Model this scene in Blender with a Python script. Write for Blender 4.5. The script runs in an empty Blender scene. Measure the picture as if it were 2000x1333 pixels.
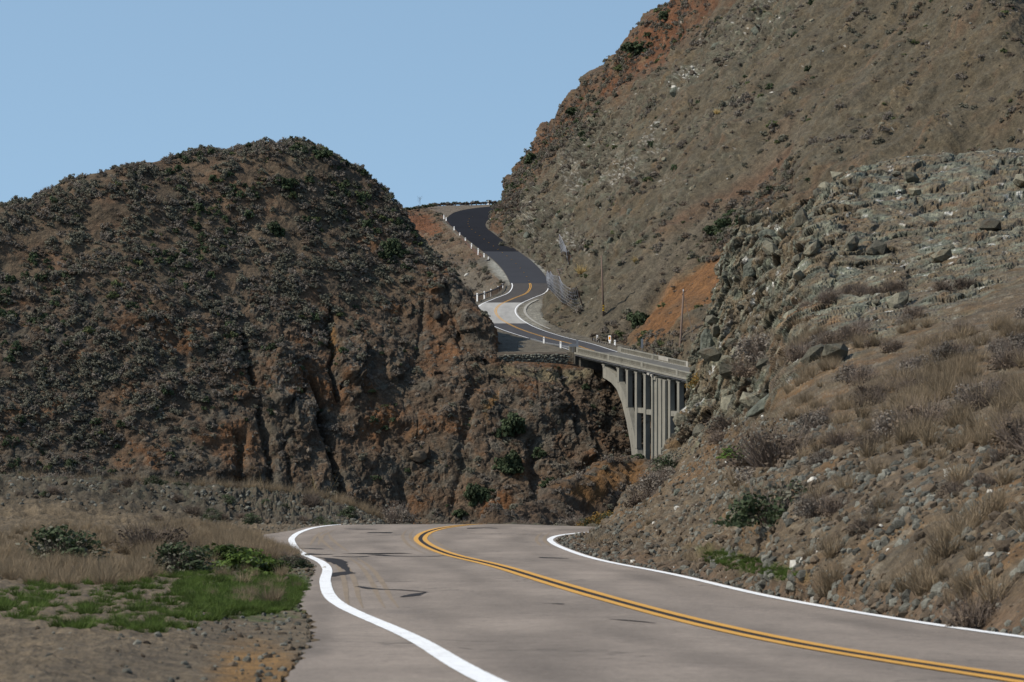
import bpy, math, random
import numpy as np
from mathutils import Vector, Matrix

# ------------------------------------------------------------------ camera, sky, sun, exposure
FP = 7400.0            # focal length in pixels of a 2000 px wide frame (long telephoto)
VH = 650.0             # image row of the eye level
scene = bpy.context.scene
col = scene.collection
cd = bpy.data.cameras.new("camera")
cam = bpy.data.objects.new("camera", cd)
col.objects.link(cam)
cam.location = (0, 0, 0)
cam.rotation_euler = (math.radians(90), 0, 0)
cd.sensor_width = 36.0
cd.lens = FP / 2000 * 36.0
cd.shift_y = -(666.5 - VH) / 2000.0
cd.clip_start = 0.5
cd.clip_end = 60000
cd.dof.use_dof = True
cd.dof.focus_distance = 420.0
cd.dof.aperture_fstop = 9.0
scene.camera = cam

SUN_AZ = math.radians(-105)     # measured from +Y (view direction) towards +X: the sun stands to the left
SUN_EL = math.radians(46)
world = bpy.data.worlds.new("World")
scene.world = world
world.use_nodes = True
wn = world.node_tree.nodes; wl = world.node_tree.links
wn.clear()
sky = wn.new('ShaderNodeTexSky')
sky.sky_type = 'NISHITA'
sky.sun_disc = False
sky.sun_elevation = SUN_EL
sky.sun_rotation = SUN_AZ
sky.altitude = 200
sky.air_density = 1.0
sky.dust_density = 0.6
sky.ozone_density = 3.0
hs = wn.new('ShaderNodeMix'); hs.data_type = 'RGBA'; hs.blend_type = 'MULTIPLY'
hs.inputs[0].default_value = 1.0
hs.inputs[7].default_value = (1.42, 1.33, 1.08, 1)
bg = wn.new('ShaderNodeBackground'); bg.inputs[1].default_value = 0.15
wo = wn.new('ShaderNodeOutputWorld')
wtc = wn.new('ShaderNodeTexCoord'); wad = wn.new('ShaderNodeVectorMath'); wad.operation = 'ADD'; wad.inputs[1].default_value = (0, 0, 0.30)
wl.new(wtc.outputs['Generated'], wad.inputs[0]); wl.new(wad.outputs[0], sky.inputs[0])
wl.new(sky.outputs[0], hs.inputs[6]); wl.new(hs.outputs[2], bg.inputs[0]); wl.new(bg.outputs[0], wo.inputs[0])
sd = bpy.data.lights.new("sun", 'SUN')
sun = bpy.data.objects.new("sun", sd)
col.objects.link(sun)
sd.energy = 4.15
sd.angle = math.radians(0.53)
sd.color = (1.0, 0.93, 0.83)
dirv = Vector((math.sin(SUN_AZ) * math.cos(SUN_EL), math.cos(SUN_AZ) * math.cos(SUN_EL), math.sin(SUN_EL)))
sun.rotation_euler = dirv.to_track_quat('Z', 'Y').to_euler()
scene.view_settings.view_transform = 'Standard'
scene.view_settings.look = 'None'
scene.view_settings.exposure = 0.17
scene.view_settings.gamma = 1.0
scene.view_settings.use_curve_mapping = False

rng = np.random.default_rng(7)
random.seed(7)
F32 = np.float32

# ------------------------------------------------------------------ noise
def _hash(ix, iy, iz, seed):
    h = (ix.astype(np.int64) * 374761393 + iy.astype(np.int64) * 668265263 + iz.astype(np.int64) * 2147483647 + seed * 974634777) & 0xFFFFFFFF
    h = ((h ^ (h >> 13)) * 1274126177) & 0xFFFFFFFF
    h = (h ^ (h >> 16)) & 0xFFFFFFFF
    return h
def hr(h, k):
    h = (h * (2654435761 + 97 * k) + 12345 * k) & 0xFFFFFFFF
    h = (h ^ (h >> 15)) & 0xFFFFFFFF
    return (h & 0xFFFFFF).astype(F32) / F32(0xFFFFFF)
def vnoise(p, seed=0):
    i = np.floor(p); f = (p - i).astype(F32); i = i.astype(np.int64)
    w = f * f * f * (f * (f * 6 - 15) + 10)
    out = np.zeros(len(p), F32)
    for dx in (0, 1):
        wx = w[:, 0] if dx else 1 - w[:, 0]
        for dy in (0, 1):
            wy = w[:, 1] if dy else 1 - w[:, 1]
            for dz in (0, 1):
                wz = w[:, 2] if dz else 1 - w[:, 2]
                h = _hash(i[:, 0] + dx, i[:, 1] + dy, i[:, 2] + dz, seed)
                gx = hr(h, 1) * 2 - 1; gy = hr(h, 2) * 2 - 1; gz = hr(h, 3) * 2 - 1
                out += (gx * (f[:, 0] - dx) + gy * (f[:, 1] - dy) + gz * (f[:, 2] - dz)) * wx * wy * wz
    return out * 1.6
def fbm(p, o=4, seed=0, gain=0.5):
    a = 1.0; s = np.zeros(len(p), F32); n = 0
    for k in range(o):
        s += a * vnoise(p * (2.03 ** k) + 17.3 * k, seed + k); n += a; a *= gain
    return s / n
def ridged(p, o=4, seed=0, gain=0.55):
    a = 1.0; s = np.zeros(len(p), F32); n = 0
    for k in range(o):
        s += a * (1 - 2 * np.abs(vnoise(p * (2.07 ** k) + 9.1 * k, seed + k))); n += a; a *= gain
    return s / n
def worley(p, seed=0):
    """F1, F2, random per cell, offset vector to the cell's seed"""
    b = np.floor(p - 0.5).astype(np.int64)
    F1 = np.full(len(p), 9.0, F32); F2 = np.full(len(p), 9.0, F32)
    H = np.zeros(len(p), np.int64); V = np.zeros((len(p), 3), F32)
    for dx in (0, 1):
        for dy in (0, 1):
            for dz in (0, 1):
                c = b + np.array([dx, dy, dz])
                h = _hash(c[:, 0], c[:, 1], c[:, 2], seed)
                j = np.stack([hr(h, 1), hr(h, 2), hr(h, 3)], 1) * 0.9 + 0.05
                v = (p - (c + j)).astype(F32)
                d = np.sqrt((v * v).sum(1))
                m = d < F1
                F2 = np.where(m, F1, np.minimum(F2, d)); F1 = np.where(m, d, F1)
                H = np.where(m, h, H); V[m] = v[m]
    return F1, F2, H, V
def facets(p, seed, tilt=0.9):
    """blocky broken-rock relief: every cell is its own tilted plane with a crack round it"""
    F1, F2, H, V = worley(p, seed)
    n = np.stack([hr(H, 5), hr(H, 6), hr(H, 7)], 1) - 0.5
    plane = (V * n).sum(1) * tilt * 2
    crack = np.clip((F2 - F1) / 0.12, 0, 1)
    return plane + (hr(H, 8) - 0.5) * 0.7 - (1 - crack) * 0.3, hr(H, 9), crack
def sstep(a, b, x):
    t = np.clip((np.asarray(x, dtype=np.float64) - a) / (b - a), 0, 1)
    return t * t * (3 - 2 * t)
def blob(u, v, cu, cv, ru, rv, ang=0.0, soft=0.35, n=0):
    a = math.radians(ang)
    x = (u - cu) * math.cos(a) + (v - cv) * math.sin(a)
    y = -(u - cu) * math.sin(a) + (v - cv) * math.cos(a)
    r = np.sqrt((x / ru) ** 2 + (y / rv) ** 2) + n
    return 1 - sstep(1 - soft, 1 + soft, r)

# ------------------------------------------------------------------ splines and point helpers
def P(u, v, Y):
    return np.array([(u - 1000.0) * Y / FP, Y, (VH - v) * Y / FP])
def uv(p):
    p = np.asarray(p)
    return 1000 + FP * p[..., 0] / p[..., 1], VH - FP * p[..., 2] / p[..., 1]
def cubic(xk, yk, x):
    """natural cubic spline through (xk, yk); yk may have many columns"""
    xk = np.asarray(xk, float); yk = np.asarray(yk, float)
    one = yk.ndim == 1
    if one: yk = yk[:, None]
    n = len(xk); h = np.diff(xk)
    A = np.zeros((n, n)); R = np.zeros((n, yk.shape[1])); A[0, 0] = A[-1, -1] = 1
    for i in range(1, n - 1):
        A[i, i - 1] = h[i - 1]; A[i, i] = 2 * (h[i - 1] + h[i]); A[i, i + 1] = h[i]
        R[i] = 6 * ((yk[i + 1] - yk[i]) / h[i] - (yk[i] - yk[i - 1]) / h[i - 1])
    M = np.linalg.solve(A, R)
    x = np.asarray(x, float)
    i = np.clip(np.searchsorted(xk, x) - 1, 0, n - 2)
    t = (x - xk[i])[:, None]; hh = h[i][:, None]
    b = (yk[i + 1] - yk[i]) / hh - hh * (2 * M[i] + M[i + 1]) / 6
    out = yk[i] + t * (b + t * (M[i] / 2 + t * (M[i + 1] - M[i]) / (6 * hh)))
    return out[:, 0] if one else out
def catmull(xk, yk, x):
    """smooth interpolation without overshoot worth speaking of (finite-difference hermite)"""
    xk = np.asarray(xk, float); yk = np.asarray(yk, float)
    shp = yk.shape[1:]; yk = yk.reshape(len(xk), -1)
    d = np.diff(yk, axis=0) / np.diff(xk)[:, None]
    m = np.zeros_like(yk); m[1:-1] = (d[:-1] + d[1:]) / 2; m[0] = d[0]; m[-1] = d[-1]
    x = np.asarray(x, float)
    i = np.clip(np.searchsorted(xk, x, side='right') - 1, 0, len(xk) - 2)
    h = (xk[i + 1] - xk[i])[:, None]; t = ((x - xk[i])[:, None]) / h
    o = (2*t**3 - 3*t**2 + 1) * yk[i] + (t**3 - 2*t**2 + t) * h * m[i] + (-2*t**3 + 3*t**2) * yk[i + 1] + (t**3 - t**2) * h * m[i + 1]
    return o.reshape((len(x),) + shp)
def loft(C, sk, tk, S, T):
    """C[t][s] world control points -> grid of world points T x S"""
    C = np.asarray(C, float)
    a = catmull(tk, C, T)                      # T x s x 3
    b = catmull(sk, a.transpose(1, 0, 2), S)   # S x T x 3
    return b.transpose(1, 0, 2)

# ------------------------------------------------------------------ mesh and object helpers
def tag(o, label=None, cat=None, group=None, kind=None):
    if label: o['label'] = label
    if cat: o['category'] = cat
    if group: o['group'] = group
    if kind: o['kind'] = kind
    return o
def new_obj(name, me, mats=(), parent=None, smooth=False):
    for m in mats: me.materials.append(m)
    o = bpy.data.objects.new(name, me); col.objects.link(o)
    if parent is not None: o.parent = parent
    if smooth: me.shade_smooth()
    return o
def empty(name, loc, rz=0.0):
    o = bpy.data.objects.new(name, None); col.objects.link(o)
    o.location = loc; o.rotation_euler = (0, 0, rz); o.empty_display_size = 0.5
    return o
def np_mesh(name, V, Q, tri=False, cols=None, smooth=True, matidx=None):
    k = 3 if tri else 4
    V = np.asarray(V, F32); Q = np.asarray(Q, np.int32)
    me = bpy.data.meshes.new(name)
    me.vertices.add(len(V)); me.vertices.foreach_set('co', V.ravel())
    me.loops.add(Q.size); me.loops.foreach_set('vertex_index', Q.ravel())
    me.polygons.add(len(Q)); me.polygons.foreach_set('loop_start', np.arange(0, Q.size, k, dtype=np.int32))
    me.polygons.foreach_set('loop_total', np.full(len(Q), k, np.int32))
    if smooth is not False: me.polygons.foreach_set('use_smooth', np.ones(len(Q), bool) if smooth is True else smooth)
    if matidx is not None: me.polygons.foreach_set('material_index', np.asarray(matidx, np.int32))
    me.update(calc_edges=True)
    if cols is not None:
        if name != 'road':      # earth colours, pulled away from grey
            mu = cols.mean(1, keepdims=True); cols = np.clip(mu + (cols - mu) * 1.26, .004, .8) * .9
        a = me.color_attributes.new('Col', 'FLOAT_COLOR', 'POINT')
        c = np.ones((len(V), 4), F32); c[:, :3] = cols
        a.data.foreach_set('color', c.ravel())
    return me
def grid_faces(nt, ns, flip=False):
    i = np.arange(nt * ns).reshape(nt, ns)
    a, b, c, d = i[:-1, :-1].ravel(), i[:-1, 1:].ravel(), i[1:, 1:].ravel(), i[1:, :-1].ravel()
    return np.stack([a, d, c, b] if flip else [a, b, c, d], 1)
def grid_normals(G):
    ds = np.gradient(G, axis=1); dt = np.gradient(G, axis=0)
    n = np.cross(ds, dt); n /= np.linalg.norm(n, axis=2, keepdims=True) + 1e-9
    return n
class MB:
    """collects simple solids, then links them as one mesh object"""
    def __init__(s): s.v = []; s.f = []
    def add(s, vs, fs):
        n = len(s.v); s.v += [tuple(map(float, q)) for q in vs]; s.f += [tuple(n + i for i in f) for f in fs]
    def hexa(s, c):        # 8 corners: bottom 4 (ccw) then top 4
        s.add(c, [(3, 2, 1, 0), (4, 5, 6, 7), (0, 1, 5, 4), (1, 2, 6, 5), (2, 3, 7, 6), (3, 0, 4, 7)])
    def box(s, x0, x1, y0, y1, z0, z1, X=None):
        c = [(x0, y0, z0), (x1, y0, z0), (x1, y1, z0), (x0, y1, z0), (x0, y0, z1), (x1, y0, z1), (x1, y1, z1), (x0, y1, z1)]
        s.hexa([X(*q) for q in c] if X else c)
    def tube(s, pts, r, n=6, caps=True):
        pts = [Vector(p) for p in pts]; rs = r if isinstance(r, (list, tuple)) else [r] * len(pts)
        base = len(s.v)
        for k, p in enumerate(pts):
            t = (pts[min(k + 1, len(pts) - 1)] - pts[max(k - 1, 0)]).normalized()
            a = t.cross(Vector((0, 0, 1)) if abs(t.z) < 0.95 else Vector((1, 0, 0))).normalized(); b = t.cross(a)
            for j in range(n):
                w = 2 * math.pi * j / n
                s.v.append(tuple(p + (a * math.cos(w) + b * math.sin(w)) * rs[k]))
        for k in range(len(pts) - 1):
            for j in range(n):
                s.f.append((base + k * n + j, base + k * n + (j + 1) % n, base + (k + 1) * n + (j + 1) % n, base + (k + 1) * n + j))
        if caps:
            s.f.append(tuple(base + j for j in range(n))[::-1]); s.f.append(tuple(base + (len(pts) - 1) * n + j for j in range(n)))
    def prism(s, poly, d0, d1, X):   # polygon in (a, z) extruded between offsets d0, d1
        n = len(poly)
        vs = [X(a, d0, z) for a, z in poly] + [X(a, d1, z) for a, z in poly]
        fs = [tuple(range(n))[::-1], tuple(range(n, 2 * n))] + [(i, (i + 1) % n, n + (i + 1) % n, n + i) for i in range(n)]
        s.add(vs, fs)
    def build(s, name, mat, parent=None, origin=(0, 0, 0), smooth=False):
        o3 = Vector(origin)
        me = bpy.data.meshes.new(name)
        me.from_pydata([tuple(Vector(q) - o3) for q in s.v], [], s.f); me.update()
        if smooth: me.shade_smooth()
        me.materials.append(mat)
        o = bpy.data.objects.new(name, me); col.objects.link(o)
        if parent is not None: o.parent = parent
        else: o.location = origin
        return o

# ------------------------------------------------------------------ materials
def mat(name, base, rough=0.9, noise=None, bump=None, vcol=False, rand=0.0, metal=0.0, tint=None, spec=0.3, trans=0.0, streak=None):
    """noise: list of (scale, amount[, stretch]) value variation; bump: list of (scale, strength, distance)"""
    m = bpy.data.materials.new(name); m.use_nodes = True
    nt = m.node_tree; N = nt.nodes; L = nt.links
    bs = N['Principled BSDF']; bs.inputs['Roughness'].default_value = rough
    bs.inputs['Metallic'].default_value = metal; bs.inputs['Specular IOR Level'].default_value = spec
    tc = N.new('ShaderNodeTexCoord')
    geo = N.new('ShaderNodeNewGeometry')
    pos = geo.outputs['Position'] if vcol else tc.outputs['Object']
    if vcol:
        at = N.new('ShaderNodeAttribute'); at.attribute_name = 'Col'; c = at.outputs['Color']
    else:
        rg = N.new('ShaderNodeRGB'); rg.outputs[0].default_value = (*base, 1); c = rg.outputs[0]
    def mul(c, fac_socket, lo, hi):
        mr = N.new('ShaderNodeMapRange'); mr.inputs[1].default_value = 0.3; mr.inputs[2].default_value = 0.7
        mr.inputs[3].default_value = lo; mr.inputs[4].default_value = hi
        L.new(fac_socket, mr.inputs[0])
        mx = N.new('ShaderNodeVectorMath'); mx.operation = 'SCALE'
        L.new(c, mx.inputs[0]); L.new(mr.outputs[0], mx.inputs['Scale'])
        return mx.outputs[0]
    for q in (noise or []):
        no = N.new('ShaderNodeTexNoise'); no.inputs['Scale'].default_value = q[0]; no.inputs['Detail'].default_value = 4; no.inputs['Roughness'].default_value = 0.65
        if len(q) > 2:
            mp = N.new('ShaderNodeMapping'); mp.inputs['Scale'].default_value = q[2]; L.new(pos, mp.inputs[0]); L.new(mp.outputs[0], no.inputs[0])
        else: L.new(pos, no.inputs[0])
        c = mul(c, no.outputs[0], 1 - q[1], 1 + q[1])
    if tint:   # second colour mixed in by a noise: (scale, threshold, width, colour, amount)
        for (sc, th, wd, tcv, am) in tint:
            no = N.new('ShaderNodeTexNoise'); no.inputs['Scale'].default_value = sc; no.inputs['Detail'].default_value = 6; no.inputs['Roughness'].default_value = 0.6
            L.new(pos, no.inputs[0])
            mr = N.new('ShaderNodeMapRange'); mr.inputs[1].default_value = th; mr.inputs[2].default_value = th + wd; mr.inputs[4].default_value = am
            L.new(no.outputs[0], mr.inputs[0])
            mx = N.new('ShaderNodeMix'); mx.data_type = 'RGBA'; mx.inputs[7].default_value = (*tcv, 1)
            L.new(mr.outputs[0], mx.inputs[0]); L.new(c, mx.inputs[6]); c = mx.outputs[2]
    if rand:
        oi = N.new('ShaderNodeObjectInfo')
        mr = N.new('ShaderNodeMapRange'); mr.inputs[3].default_value = 1 - rand; mr.inputs[4].default_value = 1 + rand
        L.new(oi.outputs['Random'], mr.inputs[0])
        mx = N.new('ShaderNodeVectorMath'); mx.operation = 'SCALE'; L.new(c, mx.inputs[0]); L.new(mr.outputs[0], mx.inputs['Scale']); c = mx.outputs[0]
    L.new(c, bs.inputs['Base Color'])
    prev = None
    for (sc, st, di) in (bump or []):
        no = N.new('ShaderNodeTexNoise'); no.inputs['Scale'].default_value = sc; no.inputs['Detail'].default_value = 5; no.inputs['Roughness'].default_value = 0.6
        L.new(pos, no.inputs[0])
        bp = N.new('ShaderNodeBump'); bp.inputs['Strength'].default_value = st; bp.inputs['Distance'].default_value = di
        L.new(no.outputs[0], bp.inputs['Height'])
        if prev: L.new(prev, bp.inputs['Normal'])
        prev = bp.outputs[0]
    if prev: L.new(prev, bs.inputs['Normal'])
    if trans > 0:   # thin leaves let some light through
        tr = N.new('ShaderNodeBsdfTranslucent'); L.new(c, tr.inputs[0])
        ms = N.new('ShaderNodeMixShader'); ms.inputs[0].default_value = trans
        L.new(bs.outputs[0], ms.inputs[1]); L.new(tr.outputs[0], ms.inputs[2]); L.new(ms.outputs[0], N['Material Output'].inputs[0])
    return m
M = {}
M['far_terrain'] = mat('far_terrain', (0, 0, 0), 0.95, vcol=True, noise=[(0.25, .2), (0.9, .32), (3.2, .32)], bump=[(1.3, .7, .8), (5.0, .6, .25)])
M['near_terrain'] = mat('near_terrain', (0, 0, 0), 0.95, vcol=True, noise=[(1.1, .2), (4.5, .32), (14.0, .35), (60.0, .2)], bump=[(9.0, .7, .12), (40, .6, .03)])
M['outcrop_rock'] = mat('outcrop_rock', (0, 0, 0), 0.8, vcol=True, noise=[(.7, .25), (1.6, .28), (5.0, .42), (16.0, .42)], tint=[(2.2, .60, .05, (.30, .28, .2), .55), (1.1, .56, .07, (.11, .07, .035), .6), (3.5, .60, .05, (.03, .028, .022), .7)], bump=[(3.0, .8, .3), (13, .9, .09)], spec=0.5)
M['near_asphalt'] = mat('near_asphalt', (0, 0, 0), 0.9, vcol=True, spec=.2, noise=[(0.35, .08), (1.1, .09, (1, .25, 1)), (3.5, .08), (12, .2), (40, .26), (120.0, .25)], bump=[(260, .25, .004)])
def add_cracks(m, scales):
    nt = m.node_tree; N = nt.nodes; L = nt.links; bs = N['Principled BSDF']
    src = bs.inputs['Base Color'].links[0].from_socket
    g = N.new('ShaderNodeNewGeometry'); no = N.new('ShaderNodeTexNoise'); no.inputs['Scale'].default_value = 1.3; no.inputs['Detail'].default_value = 5
    L.new(g.outputs['Position'], no.inputs[0])
    wv = N.new('ShaderNodeMix'); wv.data_type = 'RGBA'; wv.blend_type = 'LINEAR_LIGHT'; wv.inputs[0].default_value = .5
    L.new(g.outputs['Position'], wv.inputs[6]); L.new(no.outputs[1], wv.inputs[7])
    for sc, wd, am, patch in scales:
        vo = N.new('ShaderNodeTexVoronoi'); vo.feature = 'DISTANCE_TO_EDGE'; vo.inputs['Scale'].default_value = sc
        L.new(wv.outputs[2], vo.inputs[0])
        mr = N.new('ShaderNodeMapRange'); mr.inputs[1].default_value = 0; mr.inputs[2].default_value = wd; mr.inputs[3].default_value = am; mr.inputs[4].default_value = 0
        L.new(vo.outputs['Distance'], mr.inputs[0])
        pn_ = N.new('ShaderNodeTexNoise'); pn_.inputs['Scale'].default_value = patch; L.new(g.outputs['Position'], pn_.inputs[0])
        m2 = N.new('ShaderNodeMapRange'); m2.inputs[1].default_value = .46; m2.inputs[2].default_value = .56; L.new(pn_.outputs[0], m2.inputs[0])
        mm = N.new('ShaderNodeMath'); mm.operation = 'MULTIPLY'; L.new(mr.outputs[0], mm.inputs[0]); L.new(m2.outputs[0], mm.inputs[1])
        mx = N.new('ShaderNodeMix'); mx.data_type = 'RGBA'; mx.inputs[7].default_value = (.05, .042, .036, 1)
        L.new(mm.outputs[0], mx.inputs[0]); L.new(src, mx.inputs[6]); src = mx.outputs[2]
    L.new(src, bs.inputs['Base Color'])
add_cracks(M['near_asphalt'], [(.33, .012, .75, .12), (1.6, .02, .45, .3)])
M['white_paint'] = mat('white_paint', (.80, .80, .79), 0.6, noise=[(3, .06), (60, .08)], tint=[(5, .57, .08, (.40, .37, .33), .6), (30, .58, .05, (.33, .30, .26), .6), (1.2, .6, .1, (.5, .47, .43), .5)])
M['yellow_paint'] = mat('yellow_paint', (.56, .285, .035), 0.6, noise=[(2.5, .1), (60, .08)], tint=[(5, .58, .1, (.30, .19, .09), .5), (40, .62, .05, (.2, .15, .1), .6)])
M['tar'] = mat('tar', (.030, .028, .029), 1.0, spec=.1, noise=[(8, .2)])
M['tyre_mark'] = mat('tyre_mark', (.212, .166, .120), 0.95, spec=.15, noise=[(1.2, .12), (90, .12)])
M['new_asphalt'] = mat('new_asphalt', (.014, .0145, .018), 1.0, spec=.08, noise=[(.08, .12), (.5, .1), (12, .12)])
M['mid_asphalt'] = mat('mid_asphalt', (.037, .036, .040), 1.0, spec=.1, noise=[(.1, .12), (.6, .12), (12, .12)])
M['grey_asphalt'] = mat('grey_asphalt', (.058, .053, .050), 0.95, spec=.15, noise=[(.1, .12), (.6, .12, (1, .2, 1)), (12, .1)])
M['concrete_road'] = mat('concrete_road', (.30, .29, .27), 0.85, noise=[(.08, .12), (.5, .16, (1, .15, 1)), (9, .08)])
M['concrete'] = mat('concrete', (.195, .186, .155), 0.88, noise=[(.35, .14), (1.2, .16, (1, 1, .18)), (9, .08)], tint=[(.7, .60, .12, (.085, .078, .06), .75), (.25, .56, .1, (.25, .235, .19), .5)], bump=[(6, .3, .03)])
M['pale_concrete'] = mat('pale_concrete', (.29, .275, .24), 0.88, noise=[(.5, .12), (4, .1)])
M['dark_stone'] = mat('dark_stone', (.075, .07, .058), 0.9, noise=[(1.5, .35), (7, .3)], bump=[(4, .8, .1)], rand=.45)
M['wall_stone'] = mat('wall_stone', (.16, .155, .12), 0.9, noise=[(1.2, .45), (5, .35)], bump=[(4, .8, .08)], rand=.6)
M['mortar'] = mat('mortar', (.055, .052, .043), 0.95, noise=[(2, .3)])
M['galvanised'] = mat('galvanised', (.23, .235, .24), 0.55, noise=[(2, .15)], metal=.35)
M['rusty_steel'] = mat('rusty_steel', (.11, .066, .045), 0.8, noise=[(2, .35)], metal=.2)
M['rail_steel'] = mat('rail_steel', (.115, .115, .12), 0.6, noise=[(1, .3)], metal=.3, tint=[(1.1, .6, .1, (.10, .06, .04), .6)])
M['post_timber'] = mat('post_timber', (.105, .075, .055), 0.9, noise=[(2, .3), (14, .2)])
M['pole_timber'] = mat('pole_timber', (.15, .105, .08), 0.9, noise=[(1, .15, (4, 4, .3)), (14, .2)])
M['white_plastic'] = mat('white_plastic', (.80, .80, .78), 0.5)
M['orange_reflector'] = mat('orange_reflector', (.75, .30, .02), 0.4)
M['yellow_band'] = mat('yellow_band', (.62, .38, .03), 0.5)
M['net_steel'] = mat('net_steel', (.23, .235, .25), 0.5, noise=[(1, .3)], metal=.3)
M['pale_gravel'] = mat('pale_gravel', (.27, .27, .24), 0.95, noise=[(.5, .1), (6, .18)], bump=[(8, .5, .05)])
M['outcrop_stone'] = mat('outcrop_stone', (.125, .116, .082), .8, rand=.6, noise=[(1.2, .35), (6, .35)], bump=[(6, .7, .1)], tint=[(1.4, .52, .12, (.105, .075, .045), .8)])
M['cliff_stone'] = mat('cliff_stone', (.085, .066, .048), .9, rand=.55, noise=[(.8, .35), (4, .35)], bump=[(3, .7, .2)], tint=[(.5, .52, .12, (.11, .095, .075), .8)])
M['deck_surface'] = mat('deck_surface', (.115, .110, .098), .95, spec=.15, noise=[(.1, .12), (.6, .14, (1, .2, 1)), (12, .1)])
M['parapet_concrete'] = mat('parapet_concrete', (.150, .140, .112), .9, noise=[(.35, .14), (1.2, .2, (1, 1, .18)), (9, .1)], tint=[(.7, .54, .12, (.08, .073, .056), .75)])
M['water'] = mat('water', (.02, .05, .08), 0.15, bump=[(.05, .3, .5)])
def leafmat(name, c, r=.3, tr=.2): return mat(name, c, .75, rand=r, noise=[(3, .25)], trans=tr, spec=.2)
M['sage'] = leafmat('sage', (.150, .142, .104))
M['grey_scrub'] = leafmat('grey_scrub', (.165, .142, .116))
M['dark_leaf'] = leafmat('dark_leaf', (.050, .068, .032))
M['green_leaf'] = leafmat('green_leaf', (.095, .110, .045))
M['dry_brown'] = leafmat('dry_brown', (.130, .098, .070))
M['dry_grass'] = leafmat('dry_grass', (.235, .18, .115), .3, .25)
M['straw'] = leafmat('straw', (.52, .38, .17), .2, .3)
M['green_grass'] = leafmat('green_grass', (.070, .105, .022), .45, .3)
M['twig'] = mat('twig', (.16, .125, .10), .9, rand=.3)
M['rust_leaf'] = leafmat('rust_leaf', (.20, .12, .03))
M['bark'] = mat('bark', (.09, .07, .055), .95, noise=[(3, .3)])
M['loose_stone'] = mat('loose_stone', (.115, .112, .092), .9, rand=.55, noise=[(4, .3), (15, .2)], bump=[(12, .5, .05)])
M['brown_stone'] = mat('brown_stone', (.098, .074, .050), .95, rand=.45, noise=[(4, .3), (15, .2)], bump=[(12, .5, .05)])
M['white_stone'] = mat('white_stone', (.42, .40, .35), .8, rand=.25, noise=[(3, .25)])
M['green_rock'] = mat('green_rock', (.085, .092, .068), .8, noise=[(1.2, .3), (5, .3)], bump=[(3, .8, .2), (11, .7, .06)], spec=.5, tint=[(1.0, .6, .1, (.20, .19, .14), .5)])

C_RED = np.array([.105, .052, .030]); C_BRN = np.array([.080, .056, .038]); C_OCH = np.array([.17, .098, .045])
C_ORG = np.array([.150, .082, .042]); C_GRK = np.array([.105, .096, .078]); C_GRN = np.array([.088, .092, .068])
C_PAL = np.array([.25, .215, .16]); C_WHT = np.array([.55, .54, .50]); C_DRK = np.array([.05, .045, .036]); C_TAN = np.array([.115, .092, .066])
def mixc(c, k, m):
    m = np.clip(m, 0, 1)[:, None]
    return c * (1 - m) + k * m
# ================================================================== NEAR ROAD AND GROUND
_py = np.array([0, 12, 22.4, 33, 48, 67, 82, 97, 112, 122, 131, 140, 150, 165, 185, 220, 300], float)
_pz = np.array([-.95, -1.5, -2.07, -2.67, -3.40, -4.20, -4.85, -5.43, -5.98, -6.28, -6.63, -7.30, -8.5, -11.0, -16, -28, -60], float)
def prof(Y):
    Y = np.asarray(Y, float)
    r = catmull(_py, _pz, Y.ravel()).reshape(Y.shape)
    return r if Y.ndim else float(r)
def road_z(X, Y):
    X = np.asarray(X, float); Y = np.asarray(Y, float)
    return prof(Y) - 0.030 * np.clip(X, 0, 30) * sstep(85, 118, Y) - 0.018 * np.clip(X - 1.2, 0, 6) * (1 - sstep(85, 110, Y))
CN = np.array([(6.9, -5), (4.9, 10), (3.4, 22), (2.38, 33), (1.18, 50), (.33, 62), (-.5, 74), (-1.5, 86), (-2.25, 98), (-2.6, 108), (-2.5, 117), (-1.5, 127), (.6, 136), (4, 143), (10, 149), (20, 153), (36, 155)], float)
LN = np.array([(2.6, -5), (1.1, 10), (-.12, 22.4), (-.85, 33), (-2.25, 48), (-2.86, 58), (-3.32, 68), (-3.85, 76), (-4.85, 87), (-5.6, 97), (-6.25, 108), (-6.45, 117), (-6.0, 126), (-4.4, 134), (-1, 142), (4, 149), (12, 155), (22, 159), (36, 161)], float)
RN = np.array([(11.5, -5), (8.6, 10), (6.5, 22), (5.0, 34), (3.6, 50.5), (2.85, 63), (1.95, 76), (1.4, 88), (1.08, 100), (1.12, 108), (1.55, 114), (2.6, 119), (4.6, 125), (8, 132), (13, 138), (21, 143), (36, 146)], float)
def curve(pts, n=400):
    d = np.concatenate([[0], np.cumsum(np.linalg.norm(np.diff(pts[:, :2], axis=0), axis=1))])
    s = np.linspace(0, d[-1], n)
    return catmull(d, pts, s)
def heading_norm(c):
    t = np.gradient(c[:, :2], axis=0); t /= np.linalg.norm(t, axis=1, keepdims=True)
    return np.stack([t[:, 1], -t[:, 0]], 1)         # points to the right of travel
Lc, Cc, Rc = curve(LN), curve(CN), curve(RN)
def on_road(xy, dz=0.0): return np.column_stack([xy, road_z(xy[:, 0], xy[:, 1]) + dz])
def img_on_road(u, v, dz=0.0):
    """the point of the near road surface that the line of sight (u, v) meets"""
    Ys = np.linspace(12, 131, 3000); Xs = (u - 1000) * Ys / FP
    k = int(np.argmin(np.abs(VH - FP * road_z(Xs, Ys) / Ys - v)))
    return np.array([Xs[k], Ys[k], road_z(Xs[k], Ys[k]) + dz])
nL, nR = heading_norm(Lc), heading_norm(Rc)
sY = Lc[:, 1]
wl_off = np.interp(sY, [0, 22, 32, 40, 48, 56, 62, 84, 96, 112, 118, 200], [1.5, 1.22, .92, .60, .42, .22, .22, .20, .75, .95, .35, .3])
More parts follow.
